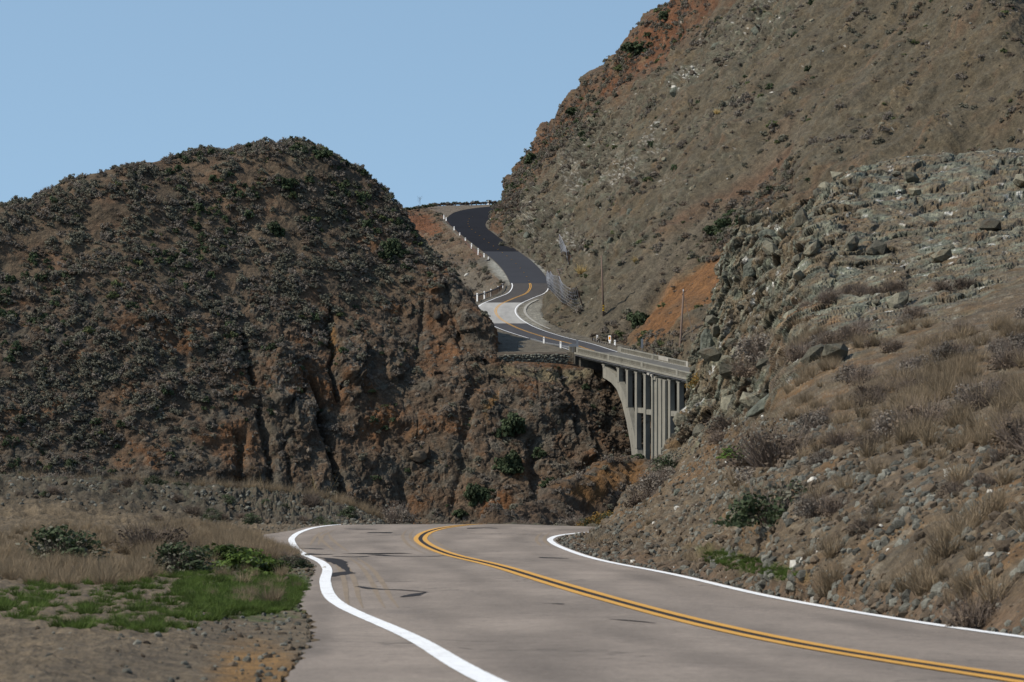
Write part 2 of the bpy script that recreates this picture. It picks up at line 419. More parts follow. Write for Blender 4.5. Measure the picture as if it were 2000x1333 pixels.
_wob = vnoise(np.column_stack([np.arange(400) * .45, np.zeros(400), np.zeros(400)])) * .10 + vnoise(np.column_stack([np.arange(400) * 1.6, np.ones(400), np.zeros(400)])) * .02
Ledge = Lc[:, :2] - nL * (wl_off + _wob)[:, None]
Redge = Rc[:, :2] + nR * (0.16 + _wob * .5)[:, None]
ns = 61; f = np.linspace(0, 1, ns)
RG = np.zeros((400, ns, 3))
for k in range(400):
    a, b = Ledge[k], Redge[k]
    xy = a[None] * (1 - f[:, None]) + b[None] * f[:, None]
    RG[k, :, :2] = xy
RG[..., 2] = road_z(RG[..., 0].ravel(), RG[..., 1].ravel()).reshape(400, ns)
rv = RG.reshape(-1, 3)
# asphalt colour: old, warm grey; darker polished wheel paths, pale aggregate, small stains
fr = np.tile(f, 400)
pn = fbm(rv * np.array([.9, .12, 0]) + 3, 4, 11); pn2 = fbm(rv * np.array([.35, .10, 0]) + 30, 3, 12)
base = np.array([.215, .178, .146])
val = 1 + .32 * pn + .26 * pn2
for c0 in (.20, .40, .63, .86): val -= .10 * np.exp(-((fr - c0) / .04) ** 2) * (1.5 + pn2 * 2.5)
val -= .10 * np.exp(-((fr - .52) / .05) ** 2) * sstep(60, 30, rv[:, 1])
ru_, rv_ = uv(rv)
val -= .30 * blob(ru_, rv_, 612, 1235, 34, 70, 18, .5, pn * .8) + .12 * blob(ru_, rv_, 1010, 1290, 260, 45, 14, .5, pn2) + .10 * blob(ru_, rv_, 1380, 1285, 200, 26, 16, .5, pn2) - .06 * blob(ru_, rv_, 760, 1290, 60, 80, 30, .6, pn)
edge_d = np.clip((.06 - fr) / .06, 0, 1)
cc = base[None] * val[:, None]
cc = mixc(cc, np.array([.16, .135, .115]), sstep(.25, .5, fbm(rv * .8, 4, 15)) * sstep(60, 30, rv[:, 1]) * np.clip((.28 - fr) / .1, 0, 1))
me = np_mesh('road', rv, grid_faces(400, ns), cols=cc)
road = tag(new_obj('road', me, [M['near_asphalt']]), kind='structure', label='worn warm grey asphalt road curving left then over the crest in front')

def ribbon(name, pts, w, matl, parent, dz=0.004, n=None, zf=None, wob=0.0, kind=None):
    """a thin painted or poured strip lying on the surface"""
    pts = np.asarray(pts, float)[:, :2]
    c = curve(pts, n or max(12, len(pts) * 4)) if len(pts) > 2 or n else pts
    nn = heading_norm(c)
    ww = np.interp(np.linspace(0, 1, len(c)), np.linspace(0, 1, len(w)), w) if hasattr(w, '__len__') else np.full(len(c), w)
    j = (rng.random((2, len(c))) - .5) * wob
    a = c - nn * (ww / 2 * (1 + j[0]))[:, None]; b = c + nn * (ww / 2 * (1 + j[1]))[:, None]
    zf = zf or (lambda q: road_z(q[:, 0], q[:, 1]))
    A = np.column_stack([a, zf(a) + dz]); B = np.column_stack([b, zf(b) + dz])
    G = np.stack([A, B], 1)
    me = np_mesh(name, G.reshape(-1, 3), grid_faces(len(c), 2), smooth=False)
    o = new_obj(name, me, [matl], parent)
    if kind: o['kind'] = kind
    return o
ribbon('edge_line', LN, .175, M['white_paint'], road, .008, 700, wob=.06)
ribbon('edge_line', RN, .165, M['white_paint'], road, .008, 700, wob=.06)
nC = heading_norm(curve(CN, 600)); c6 = curve(CN, 600)
ribbon('centre_line', c6 - nC * .125, .13, M['yellow_paint'], road, .008, 700, wob=.05)
ribbon('centre_line', c6 + nC * .125, .13, M['yellow_paint'], road, .008, 700, wob=.05)
ribbon('line_gap', c6, .10, M['tar'], road, .006, 700)
def img_ribbon(name, uvs, w, m, dz=.0055, **k):
    return ribbon(name, [img_on_road(a, b)[:2] for a, b in uvs], w, m, road, dz, **k)
img_ribbon('crack_seal', [(620, 1089.5), (640, 1091), (652, 1095), (664, 1102), (672, 1108), (680, 1117)], [.1,.35,.35,.2,.14,.06], M['tar'], wob=.5, n=30)
img_ribbon('crack_seal', [(680, 1117), (668, 1121), (655, 1124), (648, 1127)], [.1,.4,.3,.1], M['tar'], wob=.4, n=14)
img_ribbon('crack_seal', [(600, 1081.5), (625, 1084), (650, 1083)], [.1, .5, .15], M['tar'], n=12, wob=.4)
img_ribbon('crack_seal', [(585, 1071.5), (605, 1072), (626, 1073.5)], [.1, .35, .2], M['tar'], n=12, wob=.4)
img_ribbon('crack_seal', [(722, 1083), (735, 1081.5), (742, 1082.5)], [.3, 1.6, .3], M['tar'], n=9, wob=.4)
img_ribbon('crack_seal', [(730, 1084), (780, 1087), (830, 1087.5), (868, 1086)], [.3, .35, .25, .1], M['tar'], n=30, wob=.6)
img_ribbon('crack_seal', [(650, 1087), (690, 1088.5), (720, 1087)], [.1, .3, .1], M['tar'], n=12, wob=.6)
img_ribbon('crack_seal', [(698, 1146), (712, 1148), (730, 1151), (780, 1153), (836, 1157.5)], [.08, .16, .2, .10, .05], M['tar'], n=30, wob=.5)
img_ribbon('crack_seal', [(783, 1167), (800, 1165), (815, 1161), (832, 1158)], [.05, .22, .15, .05], M['tar'], n=12, wob=.5)
img_ribbon('crack_seal', [(675, 1033.5), (700, 1034), (737, 1034.5)], [.2,.8,.2], M['tar'], n=12, wob=.3)
img_ribbon('crack_seal', [(727, 1041.5), (740, 1040.5), (757, 1042)], [.3, .8, .2], M['tar'], n=12, wob=.3)
img_ribbon('crack_seal', [(918, 1033), (940, 1031.5), (970, 1032.5)], [.2,.8,.2], M['tar'], n=12, wob=.3)
img_ribbon('crack_seal', [(1055, 1089), (1080, 1090.5), (1110, 1091.5)], [.1, .4, .1], M['tar'], n=12, wob=.4)
img_ribbon('crack_seal', [(1030, 1139), (1060, 1139.5), (1095, 1141)], [.03, .10, .03], M['tar'], n=12, wob=.4)
img_ribbon('crack_seal', [(1060, 1180), (1080, 1180), (1100, 1181)], [.05, .15, .05], M['tar'], n=12, wob=.4)
img_ribbon('crack_seal', [(1190, 1210), (1240, 1214), (1280, 1218)], [.03, .10, .03], M['tar'], n=12, wob=.4)
for off in (0, .16, .42, .58):
    p0 = [(672, 1090), (688, 1103), (703, 1122), (714, 1145), (722, 1168), (732, 1188)]
    q = [img_on_road(a, b)[:2] + np.array([off - .3, 0]) for a, b in p0]
    ribbon('tyre_mark', q, [.02, .075, .085, .075, .02], M['tyre_mark'], road, .0035, 50, wob=.3)
for off in (0, .2, .8, 1.0):
    p0 = [(606, 1066), (612, 1055), (622, 1044), (640, 1036)] if off < .5 else [(622, 1040), (626, 1052), (640, 1066), (655, 1078)]
    q = [img_on_road(a, b)[:2] + np.array([off % .5, 0]) for a, b in p0]
    ribbon('tyre_mark', q, [.02, .09, .10, .09, .02], M['tyre_mark'], road, .0035, 40, wob=.3)
for off in (0, .22, .6, .82):
    q = [img_on_road(a, b)[:2] + np.array([off, 0]) for a, b in [(795, 1035), (787, 1045), (789, 1055), (805, 1070), (830, 1082)]]
    ribbon('tyre_mark', q, [.02, .09, .10, .09, .02], M['tyre_mark'], road, .0035, 40, wob=.3)
for off in (0, .22, .9, 1.1):
    q = [img_on_road(a, b)[:2] + np.array([off, 0]) for a, b in [(1060, 1040), (1050, 1048), (1048, 1056), (1058, 1068)]]
    ribbon('tyre_mark', q, [.02, .09, .10, .09, .02], M['tyre_mark'], road, .0035, 40, wob=.3)

# ---- ground beside the road: a heightfield whose cells grow with distance
_Ly = np.linspace(-5, 117, 400)
_tmp = curve(np.column_stack([Ledge, np.zeros(400)]), 2000)
def x_left_edge(Y):    # left asphalt edge as X(Y) up to where it turns
    m = _tmp[:, 1] < 131
    return np.interp(Y, _tmp[m][:, 1], _tmp[m][:, 0])
_tmr = curve(np.column_stack([Redge, np.zeros(400)]), 2000)
def x_right_edge(Y):
    m = _tmr[:, 1] < 140
    return np.interp(Y, _tmr[m][:, 1], _tmr[m][:, 0])
def ground_z(X, Y):
    X = np.asarray(X, float); Y = np.asarray(Y, float)
    z = road_z(X, Y) - 0.035
    d = x_left_edge(Y) - X                       # distance outside the left asphalt edge
    z = z + .10 * sstep(.3, 1.6, d) * (1 - sstep(118, 128, Y))
    z = z + .42 * sstep(.3, 1.5, d) * sstep(70, 82, Y) * (1 - sstep(98, 106, Y))
    z = z + .9 * sstep(3, 16, d) * (1 - sstep(112, 122, Y))
    h = np.interp(X, [-40, -10, -8.3, -6.9, -6.1, -5.4, -4.9, -4.4, 60], [2.6, 1.32, 1.22, 1.05, .85, .6, .35, .0, .0])
    z = z + h * sstep(127.5, 135.5, Y + .5 * np.clip(-X - 7, 0, 8)) * (1 - sstep(141, 152, Y)) - .35 * sstep(133, 142, Y) * (X < 0)
    z = z - .5 * sstep(140, 160, Y) * np.clip(Y - 140, 0, 200) * .25
    return z
nu, ny = 620, 430
uu = np.concatenate([np.linspace(-60, 440, 110)[:-1], np.linspace(440, 760, 340)[:-1], np.linspace(760, 2150, nu - 448)])
nu = len(uu)
Yr = np.concatenate([np.linspace(4, 20, 14)[:-1], 20 * (122 / 20) ** np.linspace(0, 1, 250), np.linspace(122, 146, 120)[1:], np.linspace(146, 225, 30)[1:]])
ny = len(Yr)
UU, YY = np.meshgrid(uu, Yr)
XX = (UU - 1000) * YY / FP
ZZ = ground_z(XX.ravel(), YY.ravel()).reshape(XX.shape)
gv = np.column_stack([XX.ravel(), YY.ravel(), ZZ.ravel()])
d = x_left_edge(gv[:, 1]) - gv[:, 0]
dr = gv[:, 0] - x_right_edge(gv[:, 1])
off = sstep(.0, .25, np.maximum(d, 0)) * (gv[:, 1] < 131) + (gv[:, 1] >= 131)
amp = .012 + .03 * sstep(.5, 2, d) + .09 * sstep(126, 131, gv[:, 1]) + .05 * sstep(78, 84, gv[:, 1]) * sstep(.4, 1, d)
inner = (d < .05) & (gv[:, 1] < 131)
no = fbm(gv * 1.7, 4, 21); no2 = fbm(gv * 6.0, 3, 22)
gv[:, 2] += np.where(inner, -.02, amp * (no * 2.2 + no2 * 1.2)) * 1.0
fc, fid, fcr = facets((gv * 6.0).astype(F32), 23)
gv[:, 2] += sstep(126, 130, gv[:, 1]) * np.maximum(fc, -.2) * .03 * (~inner)
gu, gvv = uv(gv)
c = np.tile(np.array([.120, .095, .066]), (len(gv), 1)) * (1 + .5 * no[:, None])
c = mixc(c, np.array([.185, .115, .055]), blob(gu, gvv, 500, 1315, 85, 55, 0, .5, no * .6))     # ochre dirt corner
c = mixc(c, np.array([.066, .056, .042]), sstep(126, 129, gv[:, 1]) * .9)
gm = blob(gu, gvv, 515, 1160, 120, 46, -3, .25, no * .7)
c = mixc(c, np.array([.045, .075, .016]), gm * .8)
c = mixc(c, np.array([.13, .10, .065]), sstep(70, 76, gv[:, 1]) * (1 - sstep(118, 124, gv[:, 1])) * .6)
c = mixc(c, C_GRN * .8, sstep(.3, .7, fcr * fid) * sstep(128, 131, gv[:, 1]) * .6)
c *= (.8 + .4 * rng.random(len(c)))[:, None]
me = np_mesh('ground', gv, grid_faces(ny, nu), cols=c)
ground = tag(new_obj('ground', me, [M['near_terrain']]), kind='structure', label='dirt verge and low gravel berm on the left of the near road')
surf = {}
surf['ground'] = (gv.reshape(ny, nu, 3), grid_normals(gv.reshape(ny, nu, 3)))

# ================================================================== NEAR RIGHT BANK WITH ROCK OUTCROP
def foot(Y):
    return None
rk = curve(np.column_stack([Redge + nR * .10, np.zeros(400)]), 3000)
def foot_at(Y, after=False):
    # point on the right asphalt edge with this Y
    k = int(np.argmin(np.abs(rk[:, 1] - Y))); x, y = rk[k, 0], rk[k, 1]
    return np.array([x, y, road_z(x, y) - .02])
W8 = lambda x, y, h: np.array([x, y, prof(float(y)) + h])
T = [
 [foot_at(y) for y in (135, 126, 117, 101, 88, 76, 63, 50.5, 34, 22, 8)],
 [P(1238,1002,133),P(1200,1020,127.5),P(1170,1040,118.5),P(1190,1055,105),P(1250,1062,93),P(1340,1068,79),P(1430,1078,67),P(1533,1082,54.5),W8(6.4,37,1.0),W8(8.0,24,1.0),W8(11,10,1.0)],
 [P(1285,915,139),P(1292,935,135),P(1312,945,127),P(1347,940,116),P(1387,930,104),P(1432,920,93),P(1482,910,81),P(1533,900,70),W8(8.4,48,2.4),W8(10.5,33,2.8),W8(14,16,3.0)],
 [P(1338,815,146),P(1350,828,142),P(1375,835,135),P(1405,830,129),P(1437,815,123),P(1472,800,116),P(1505,790,109),P(1543,765,102),P(1810,760,80),P(2260,730,60),W8(18,28,6.0)],
 [P(1363,680,152),P(1373,685,149),P(1395,695,145),P(1420,690,140),P(1450,680,136),P(1480,660,131),P(1515,640,127),P(1562,600,122),P(1830,600,112),P(2270,570,90),W8(23,48,9.0)],
 [P(1418,505,157),P(1430,505,155.5),P(1450,500,152),P(1475,492,149),P(1500,482,147),P(1525,470,145),P(1560,448,142),P(1610,415,138),P(1860,430,134),P(2290,400,122),W8(28,75,12.0)],
 [P(1455,447,160),P(1465,443,159.3),P(1480,438,158),P(1497,430,156.5),P(1517,422,155),P(1545,408,154.5),P(1600,378,153),P(1690,325,150),P(1900,300,150),P(2310,255,146),W8(34,105,15.0)]]
T = np.array(T)
# close it behind: over the top and round the left end
topb = T[-1] + np.array([1.0, 7, -.6]); topc = T[-1] + np.array([2.0, 16, -5])
T = np.concatenate([T, topb[None], topc[None]], 0)
lb = T[:, 0] + np.array([1.2, 5, -.2]); lc = T[:, 0] + np.array([5, 14, -1.5])
T = np.concatenate([lc[:, None], lb[:, None], T], 1)
sk = np.array([-2, -.8, 0, .6, 1.4, 2.3, 3.2, 4.1, 5, 6, 7.4, 9.0, 10.5]); tk = np.array([0, .8, 1.9, 3.0, 4.3, 5.9, 6.7, 7.2, 8.0])
Ss = np.concatenate([np.linspace(-2, 0, 30)[:-1], np.linspace(0, 5.6, 420)[:-1], np.linspace(5.6, 9, 250)[:-1], np.linspace(9, 10.5, 50)])
Ts = np.concatenate([np.linspace(0, .8, 80)[:-1], np.linspace(.8, 6.7, 440)[:-1], np.linspace(6.7, 8, 30)])
G = loft(T, sk, tk, Ss, Ts); Nn = grid_normals(G)
Nn *= np.sign((Nn * (-G)).sum(2, keepdims=True) + 1e-9) if False else 1
if (Nn[200, 200] * -G[200, 200]).sum() < 0: Nn = -Nn
p = G.reshape(-1, 3); n = Nn.reshape(-1, 3); pu, pv = uv(p)
TT = np.repeat(Ts, len(Ss)); SS = np.tile(Ss, len(Ts))
w = fbm(p * .25, 3, 31)
# rock where the slope is steep: everything above a line that falls from upper right to lower left
line = pv - (925 - (pu - 1290) * .56)
rock = sstep(30, -50, line + w * 90) * (1 - blob(pu, pv, 1505, 690, 50, 40, -35, .3, w) * .4) * (1 - blob(pu, pv, 1430, 860, 60, 18, -38, .4, w) * .4)
rock = np.maximum(rock, sstep(1.0, 0.0, SS) * (pv < 860))
rot = np.array([[.80, 0, .60], [0, 1, 0], [-.60, 0, .80]])
q = (p + .5 * np.stack([fbm(p * .8, 3, 33), fbm(p * .8, 3, 34), fbm(p * .8, 3, 35)], 1)) @ rot.T * np.array([.80, .75, 1.0])
f1, id1, cr1 = facets((q * .62).astype(F32), 41)
f2, id2, cr2 = facets((q * 1.9).astype(F32), 42)
f3, id3, cr3 = facets((q * 5.5).astype(F32), 43)
rd = ridged(p * .35, 4, 44)
disp = rock * (f1 * .55 + f2 * .20 + f3 * .07 + .18 * ridged(p * 1.6, 3, 58) - (1 - cr1) * .30 - (1 - cr2) * .07 + rd * .4 + w * .8 - .2)
soil = 1 - rock
fs, ids, crs = facets((p * 4.5).astype(F32), 45)
keep = sstep(0.0, .35, TT)
gul = fbm(np.column_stack([p[:, 0] * .7 + p[:, 2] * .55, p[:, 1] * .35, p[:, 2] * .0 + 5]), 4, 47)
disp += soil * keep * (fbm(p * .6, 4, 46) * .25 + fbm(p * 1.7, 3, 57) * .22 + gul * .2 + .05 * ridged(p * 3, 3, 48) + .10 * np.maximum(fs, 0) * (ids > .55))
# overhanging slab by the right edge of the picture
disp += blob(pu, pv, 1465, 505, 60, 26, -40, .2, w * .3) * .7 - blob(pu, pv, 1490, 545, 60, 9, -38, .4) * .6
disp *= sstep(0, .12, TT) * (1 - .55 * sstep(5.4, 6.8, SS))
tc_ = -p / np.linalg.norm(p, axis=1, keepdims=True)
n = n * (1 - rock[:, None] * .45) + tc_ * rock[:, None] * .45
p = p + n * disp[:, None]
fine = fbm(p * 2.5, 4, 49); mid = fbm(p * .9 + 5, 4, 50)
cr = C_GRN[None] * (1.42 + .5 * fine[:, None] + .8 * (id2[:, None] - .5))
cr = mixc(cr, np.array([.125, .090, .052]), sstep(-.22, .12, mid + .25 * (id1 - .5)) * .85)
cr = mixc(cr, np.array([.19, .19, .145]), sstep(.05, .3, fbm(q * 1.3 + 20, 4, 51)) * .7)
cr = mixc(cr, np.array([.19, .105, .048]), sstep(.1, .45, fbm(p * .7 + 40, 4, 52) + .35 * sstep(1440, 1530, pu) * sstep(560, 680, pv) - .12) * .75)
cr = mixc(cr, C_WHT, (sstep(.90, .97, id3) * sstep(.0, .25, fbm(p * .8 + 60, 3, 53) + .25 * blob(pu, pv, 1495, 545, 50, 30))) * .9)
cr = mixc(cr, C_DRK, (1 - cr2) * .4 + (1 - cr1) * .4)
cr = cr * (1 + .35 * (id3 - .5))[:, None]
cs = np.array([.098, .076, .052])[None] * (1 + .5 * fine[:, None] + .3 * (ids[:, None] - .5))
cs = mixc(cs, np.array([.125, .078, .042]), sstep(.0, .4, fbm(p * .5 + 9, 3, 54) + .5 * blob(pu, pv, 1390, 900, 90, 22, -42)) * .8)
cs = mixc(cs, np.array([.095, .086, .068]), sstep(.0, .3, fbm(p * .8 + 29, 4, 55)) * .5)
cs = mixc(cs, np.array([.19, .17, .135]), sstep(.86, .95, ids) * .6)
cs = mixc(cs, np.array([.06, .085, .03]), blob(pu, pv, 1470, 1105, 85, 14, 12, .5, w + mid) * .6)
cs = mixc(cs, np.array([.11, .075, .05]), sstep(.5, .05, TT) * .7)
cc = cr * rock[:, None] + cs * soil[:, None]
G = p.reshape(len(Ts), len(Ss), 3)
me = np_mesh('rocky_bank', p, grid_faces(len(Ts), len(Ss)), cols=cc, smooth=rock.reshape(len(Ts), len(Ss))[:-1, :-1].ravel() < .5,
             matidx=(rock.reshape(len(Ts), len(Ss))[:-1, :-1].ravel() > .5).astype(int))
bank = tag(new_obj('hillside', me, [M['near_terrain'], M['outcrop_rock']]), kind='structure', label='brown dirt cut slope rising to a green grey rock outcrop right of the near road')
Nb = grid_normals(G)
if (Nb[200, 200] * -G[200, 200]).sum() < 0: Nb = -Nb
surf['bank'] = (G, Nb)
bank_rock = rock.reshape(len(Ts), len(Ss))

# ================================================================== THE BRIDGE'S LINE AND THE FAR ROAD
BA = np.array([12.1, 705.0]); BD = np.array([.275, -.961]); BD /= np.linalg.norm(BD); BR = np.array([-BD[1], BD[0]])
def bz(s): return -3.72 - .0614 * s
def BX(s, b, z):        # s metres towards us from the far abutment, b metres right of the left deck edge
    q = BA + BD * s + BR * b
    return (q[0], q[1], z)
def BXd(s, b, dz):      # z measured from the deck
    return BX(s, b, bz(s) + dz)
HW = 4.45
img_c = [(1115,672,727),(1060,658,745),(1010,641,760),(980,625,772),(968,609,786),(975,597,798),(1003,583.5,816),(1028,573,832),(1036,561,847),(1033,550,861),(1021,530,884),(1003,511,905),(989,500,920),(963,481,948),(929,455,985),(917,444,1003)]
cen = [BXd(s, 4.25, 0) for s in (135, 110, 85, 60, 40, 20, 0)] + [tuple(P(*q)) for q in img_c]
cen = np.array(cen)
nn = heading_norm(cen)
lef = cen.copy(); rig = cen.copy(); lef[:, :2] -= nn * HW; rig[:, :2] += nn * HW
cen = np.vstack([cen, [P(*q) for q in [(914,435,1020),(919,426,1038),(938,418,1055),(972,410.5,1073),(1015,406,1089),(1070,403,1102)]]])
lef = np.vstack([lef, [P(*q) for q in [(871,434,1021),(876,423,1043),(893,413.5,1065),(932,406.5,1086),(985,402.5,1104),(1070,399.5,1116)]]])
rig = np.vstack([rig, [P(*q) for q in [(949,436,1018),(956,428.5,1032),(976,418.5,1050),(1003,412.5,1066),(1045,408,1080),(1080,405,1092)]]])
Yc = cen[:, 1]
wl = np.interp(Yc, [570, 704, 706, 740, 765, 790, 850, 872, 885, 905, 912, 918, 1003], [0.1, .1, 18, 12, 5, 2.0, 1.9, 2.2, 3.4, 4.6, 3.5, 1.2, 1.0])
wr = np.interp(Yc, [570, 704, 706, 735, 750, 775, 800, 825, 850, 880, 905, 950, 1003], [.1, .1, 5, 5.5, 4.5, 5.2, 5.0, 2.2, .9, 1.6, .8, .6, .8])
n2 = heading_norm(cen)
outl = lef.copy(); outr = rig.copy()
outl[:, :2] -= n2 * wl[:, None]; outr[:, :2] += n2 * wr[:, None]
outl[-6:] = [P(*q) for q in [(865,434,1021),(866,424,1042),(856,415,1060),(836,404.5,1090),(900,401.5,1112),(1070,398,1128)]]
outr[-6:] = [P(*q) for q in [(958,435,1018),(966,428,1030),(985,419,1047),(1010,413,1062),(1050,408.5,1076),(1085,405.5,1088)]]
dist = np.concatenate([[0], np.cumsum(np.linalg.norm(np.diff(cen[:, :2], axis=0), axis=1))])
sdense = np.linspace(0, dist[-1], 620)
CE, LE, RI, OL, OR = [catmull(dist, a, sdense) for a in (cen, lef, rig, outl, outr)]
# keep the cross-section level where the splines differ a little
# pavement in stretches of different age, split square across the road
def station_of_v(v):
    cu, cv = uv(CE); m = CE[:, 1] > 706
    k = np.where(m)[0]; return int(k[np.argmin(np.abs(cv[k] - v))])
k_new = station_of_v(492); k_mid = station_of_v(553.5); k_conc = station_of_v(591.5); k_grey = station_of_v(632)
k_br0 = int(np.argmin(np.abs(CE[:, 1] - 706)))
fx = np.linspace(0, 1, 13)
def strip(A, B, k0, k1, dz, nx=13):
    f = np.linspace(0, 1, nx)[None, :, None]
    G = A[k0:k1 + 1, None] * (1 - f) + B[k0:k1 + 1, None] * f
    G = G.copy(); G[..., 2] += dz
    return G
far_road = None
for nm, k0, k1, m, lab in (('road', k_grey, k_conc, M['grey_asphalt'], None), ('road', k_conc, k_mid, None, None)):
    pass
segs = [('bridge_pavement', 0, k_br0, 'grey_asphalt', 'grey road surface crossing the bridge'),
        ('road', k_br0, k_grey, 'grey_asphalt', 'dark grey asphalt between the bridge and the pale concrete'),
        ('road_slab', k_grey, k_conc, 'concrete_road', 'pale worn concrete stretch in the bend of the far road'),
        ('road', k_conc, k_mid, 'mid_asphalt', 'grey asphalt above the pale concrete with a double yellow line'),
        ('road', k_mid, k_new, 'mid_asphalt', 'dark asphalt with small yellow tabs climbing the hill'),
        ('road', k_new, 619, 'new_asphalt', 'newest blackest asphalt at the top of the far road')]
M['lower_asphalt'] = mat('lower_asphalt', (.048, .046, .048), 0.85, noise=[(.1, .12), (.6, .12, (1, .2, 1)), (12, .1)])
M['upper_asphalt'] = mat('upper_asphalt', (.026, .0265, .031), 0.85, noise=[(.1, .12), (.6, .1), (12, .1)])
segm = ['deck_surface', 'lower_asphalt', 'concrete_road', 'grey_asphalt', 'upper_asphalt', 'new_asphalt']
far_roads = []
for (nm, k0, k1, _, lab), mm in zip(segs, segm):
    Gs = strip(LE, RI, k0, k1, .03)
    o = new_obj(nm, np_mesh(nm, Gs.reshape(-1, 3), grid_faces(Gs.shape[0], Gs.shape[1])), [M[mm]])
    tag(o, lab, kind='structure'); far_roads.append(o)
def far_line(name, A, off, w, m, k0, k1, parent, dz=.045):
    c = A[k0:k1 + 1]; h = heading_norm(A)[k0:k1 + 1]
    a = c.copy(); b = c.copy()
    a[:, :2] += h * (off - w / 2); b[:, :2] += h * (off + w / 2); a[:, 2] += dz; b[:, 2] += dz
    Gl = np.stack([a, b], 1)
    return new_obj(name, np_mesh(name, Gl.reshape(-1, 3), grid_faces(len(c), 2), smooth=False), [m], parent)
for o, k0, k1 in ((far_roads[0], 0, k_br0), (far_roads[1], k_br0, k_grey), (far_roads[2], k_grey, k_conc), (far_roads[3], k_conc, k_mid)):
    far_line('edge_line', LE, .38, .22, M['white_paint'], k0, k1, o)
    far_line('edge_line', RI, -.38, .22, M['white_paint'], k0, k1, o)
    far_line('centre_line', CE, -.16, .15, M['yellow_paint'], k0, k1, o)
    far_line('centre_line', CE, .16, .15, M['yellow_paint'], k0, k1, o)
for k in range(k_mid + 6, 600, 11):       # temporary yellow tabs on the new asphalt
    b = MB(); x, y, z = CE[k]
    b.box(x - .14, x + .14, y - .35, y + .35, z + .03, z + .10)
    b.build('road_tab', M['yellow_paint'], far_roads[4] if k < k_new else far_roads[5])

# the bench the far road runs on
nb = 9
def bench_grid(k0, k1):
    a = strip(OL, LE, k0, k1, 0.0, 14); mid = strip(LE, RI, k0, k1, 0.0, 5); c = strip(RI, OR, k0, k1, 0.0, 10)
    a[:, -1, 2] -= .03
    ska = a[:, :1].copy(); ska[..., 2] -= 3.0; ska[..., 0] -= .5
    skc = c[:, -1:].copy(); skc[..., 2] -= 3.0; skc[..., 0] += .5
    Gb = np.concatenate([ska, a, mid[:, 1:-1] - np.array([0, 0, .06]), c, skc], 1)
    return Gb
kb = k_br0 + 1
Gb = bench_grid(kb, 619); sh = Gb.shape
bp = Gb.reshape(-1, 3); bu, bv = uv(bp)
no = fbm(bp * .6, 4, 61)
onsh = np.ones(sh[:2]); onsh[:, 14:20] = 0; onsh = onsh.ravel()
bp[:, 2] += onsh * (no * .16 - .02)
c = np.tile(np.array([.120, .106, .084]), (len(bp), 1)) * (1 + .4 * no[:, None])
c = mixc(c, np.array([.27, .265, .235]), blob(bu, bv, 985, 527, 34, 18, 40, .3, no * .4) * (onsh) * (bu < 1000))
c = mixc(c, np.array([.25, .245, .22]), (bu > 1010) * sstep(500, 512, bv) * sstep(545, 530, bv) * .9)
c = mixc(c, np.array([.215, .205, .175]), blob(bu, bv, 1045, 615, 30, 28, 0, .4, no * .4))
c = mixc(c, np.array([.15, .125, .10]), sstep(430, 412, bv) * .8)
sk1 = bp.reshape(sh)[0].copy(); sk1[:, 2] -= 7.0; sk1[:, 1] += .8
bp_all = np.vstack([sk1, bp]); c = np.vstack([np.tile([.07, .055, .04], (sh[1], 1)), c])
me = np_mesh('verge', bp_all, grid_faces(sh[0] + 1, sh[1]), cols=c)
verge = tag(new_obj('ground', me, [M['far_terrain']]), kind='structure', label='gravel shoulders and pullout along the far road')
Gb = bp.reshape(sh); surf['bench'] = (Gb, grid_normals(Gb) * np.sign(grid_normals(Gb)[..., 2:3] + 1e-9))
# pale gutter curving round the inside of the bend
m = (CE[:, 1] > 757) & (CE[:, 1] < 812)
k0, k1 = np.where(m)[0][[0, -1]]
far_line('gutter', RI, 1.6, .55, M['pale_concrete'], k0, k1, verge, .14)

# ================================================================== LEFT HILL AND THE CLIFF UNDER THE BRIDGE END
top = [(-250,470,690),(0,392,702),(200,336,712),(360,304,720),(467,292,724),(560,283,728),(640,300,731),(700,338,731),(760,402,728),(830,488,722),(890,546,717),(926,598,712),(956,652,707),(976,696,702.5),(1012,708,700.5),(1062,711,701),(1120,716,703),(1200,730,706),(1300,735,714),(1450,740,735)]
botu = [(-250,640),(0,642),(200,645),(350,648),(450,652),(540,656),(640,660),(705,663),(765,666),(830,668),(885,668),(930,668),(960,667),(985,667),(1015,667),(1065,668),(1135,672),(1215,676),(1330,684),(1460,700)]
rows = []
fr_ = [0, .25, .5, .75, 1.0]
for i, t in enumerate(fr_):
    r = []
    for (tu, tv, tY), (bu_, bY) in zip(top, botu):
        a = P(bu_, 1085, bY); b = P(tu, tv, tY)
        q = a * (1 - t) + b * t
        w_ = math.sin(math.pi * t)
        q = q + np.array([-.3, -1.0, .4]) * w_ * 2.5
        r.append(q)
    rows.append(r)
tp = np.array(rows[-1])
isr = np.array([1.0] * 12 + [.6, .15, 0, 0, 0, .2, .6, 1])[:, None]
b1 = tp + isr * np.array([1.0, 7, -1.2]) + (1 - isr) * np.array([0, 1.0, .2])
b2 = tp + isr * np.array([2, 20, -9]) + (1 - isr) * np.array([0, 4, .8])
b3 = tp + isr * np.array([4, 45, -34]) + (1 - isr) * np.array([0, 12, 1.2])
Tc = np.array(rows + [b1, b2, b3])
sk = np.array([q[0] for q in botu], float)
tk = np.array([0, .25, .5, .75, 1.0, 1.05, 1.15, 1.35])
Ss = np.concatenate([np.linspace(-250, 440, 190)[:-1], np.linspace(440, 1320, 640)[:-1], np.linspace(1320, 1460, 40)])
Ts = np.concatenate([np.linspace(0, .1, 20)[:-1], np.linspace(.1, 1.0, 430)[:-1], np.linspace(1, 1.35, 40)])
G = loft(Tc, sk, tk, Ss, Ts); N_ = grid_normals(G)
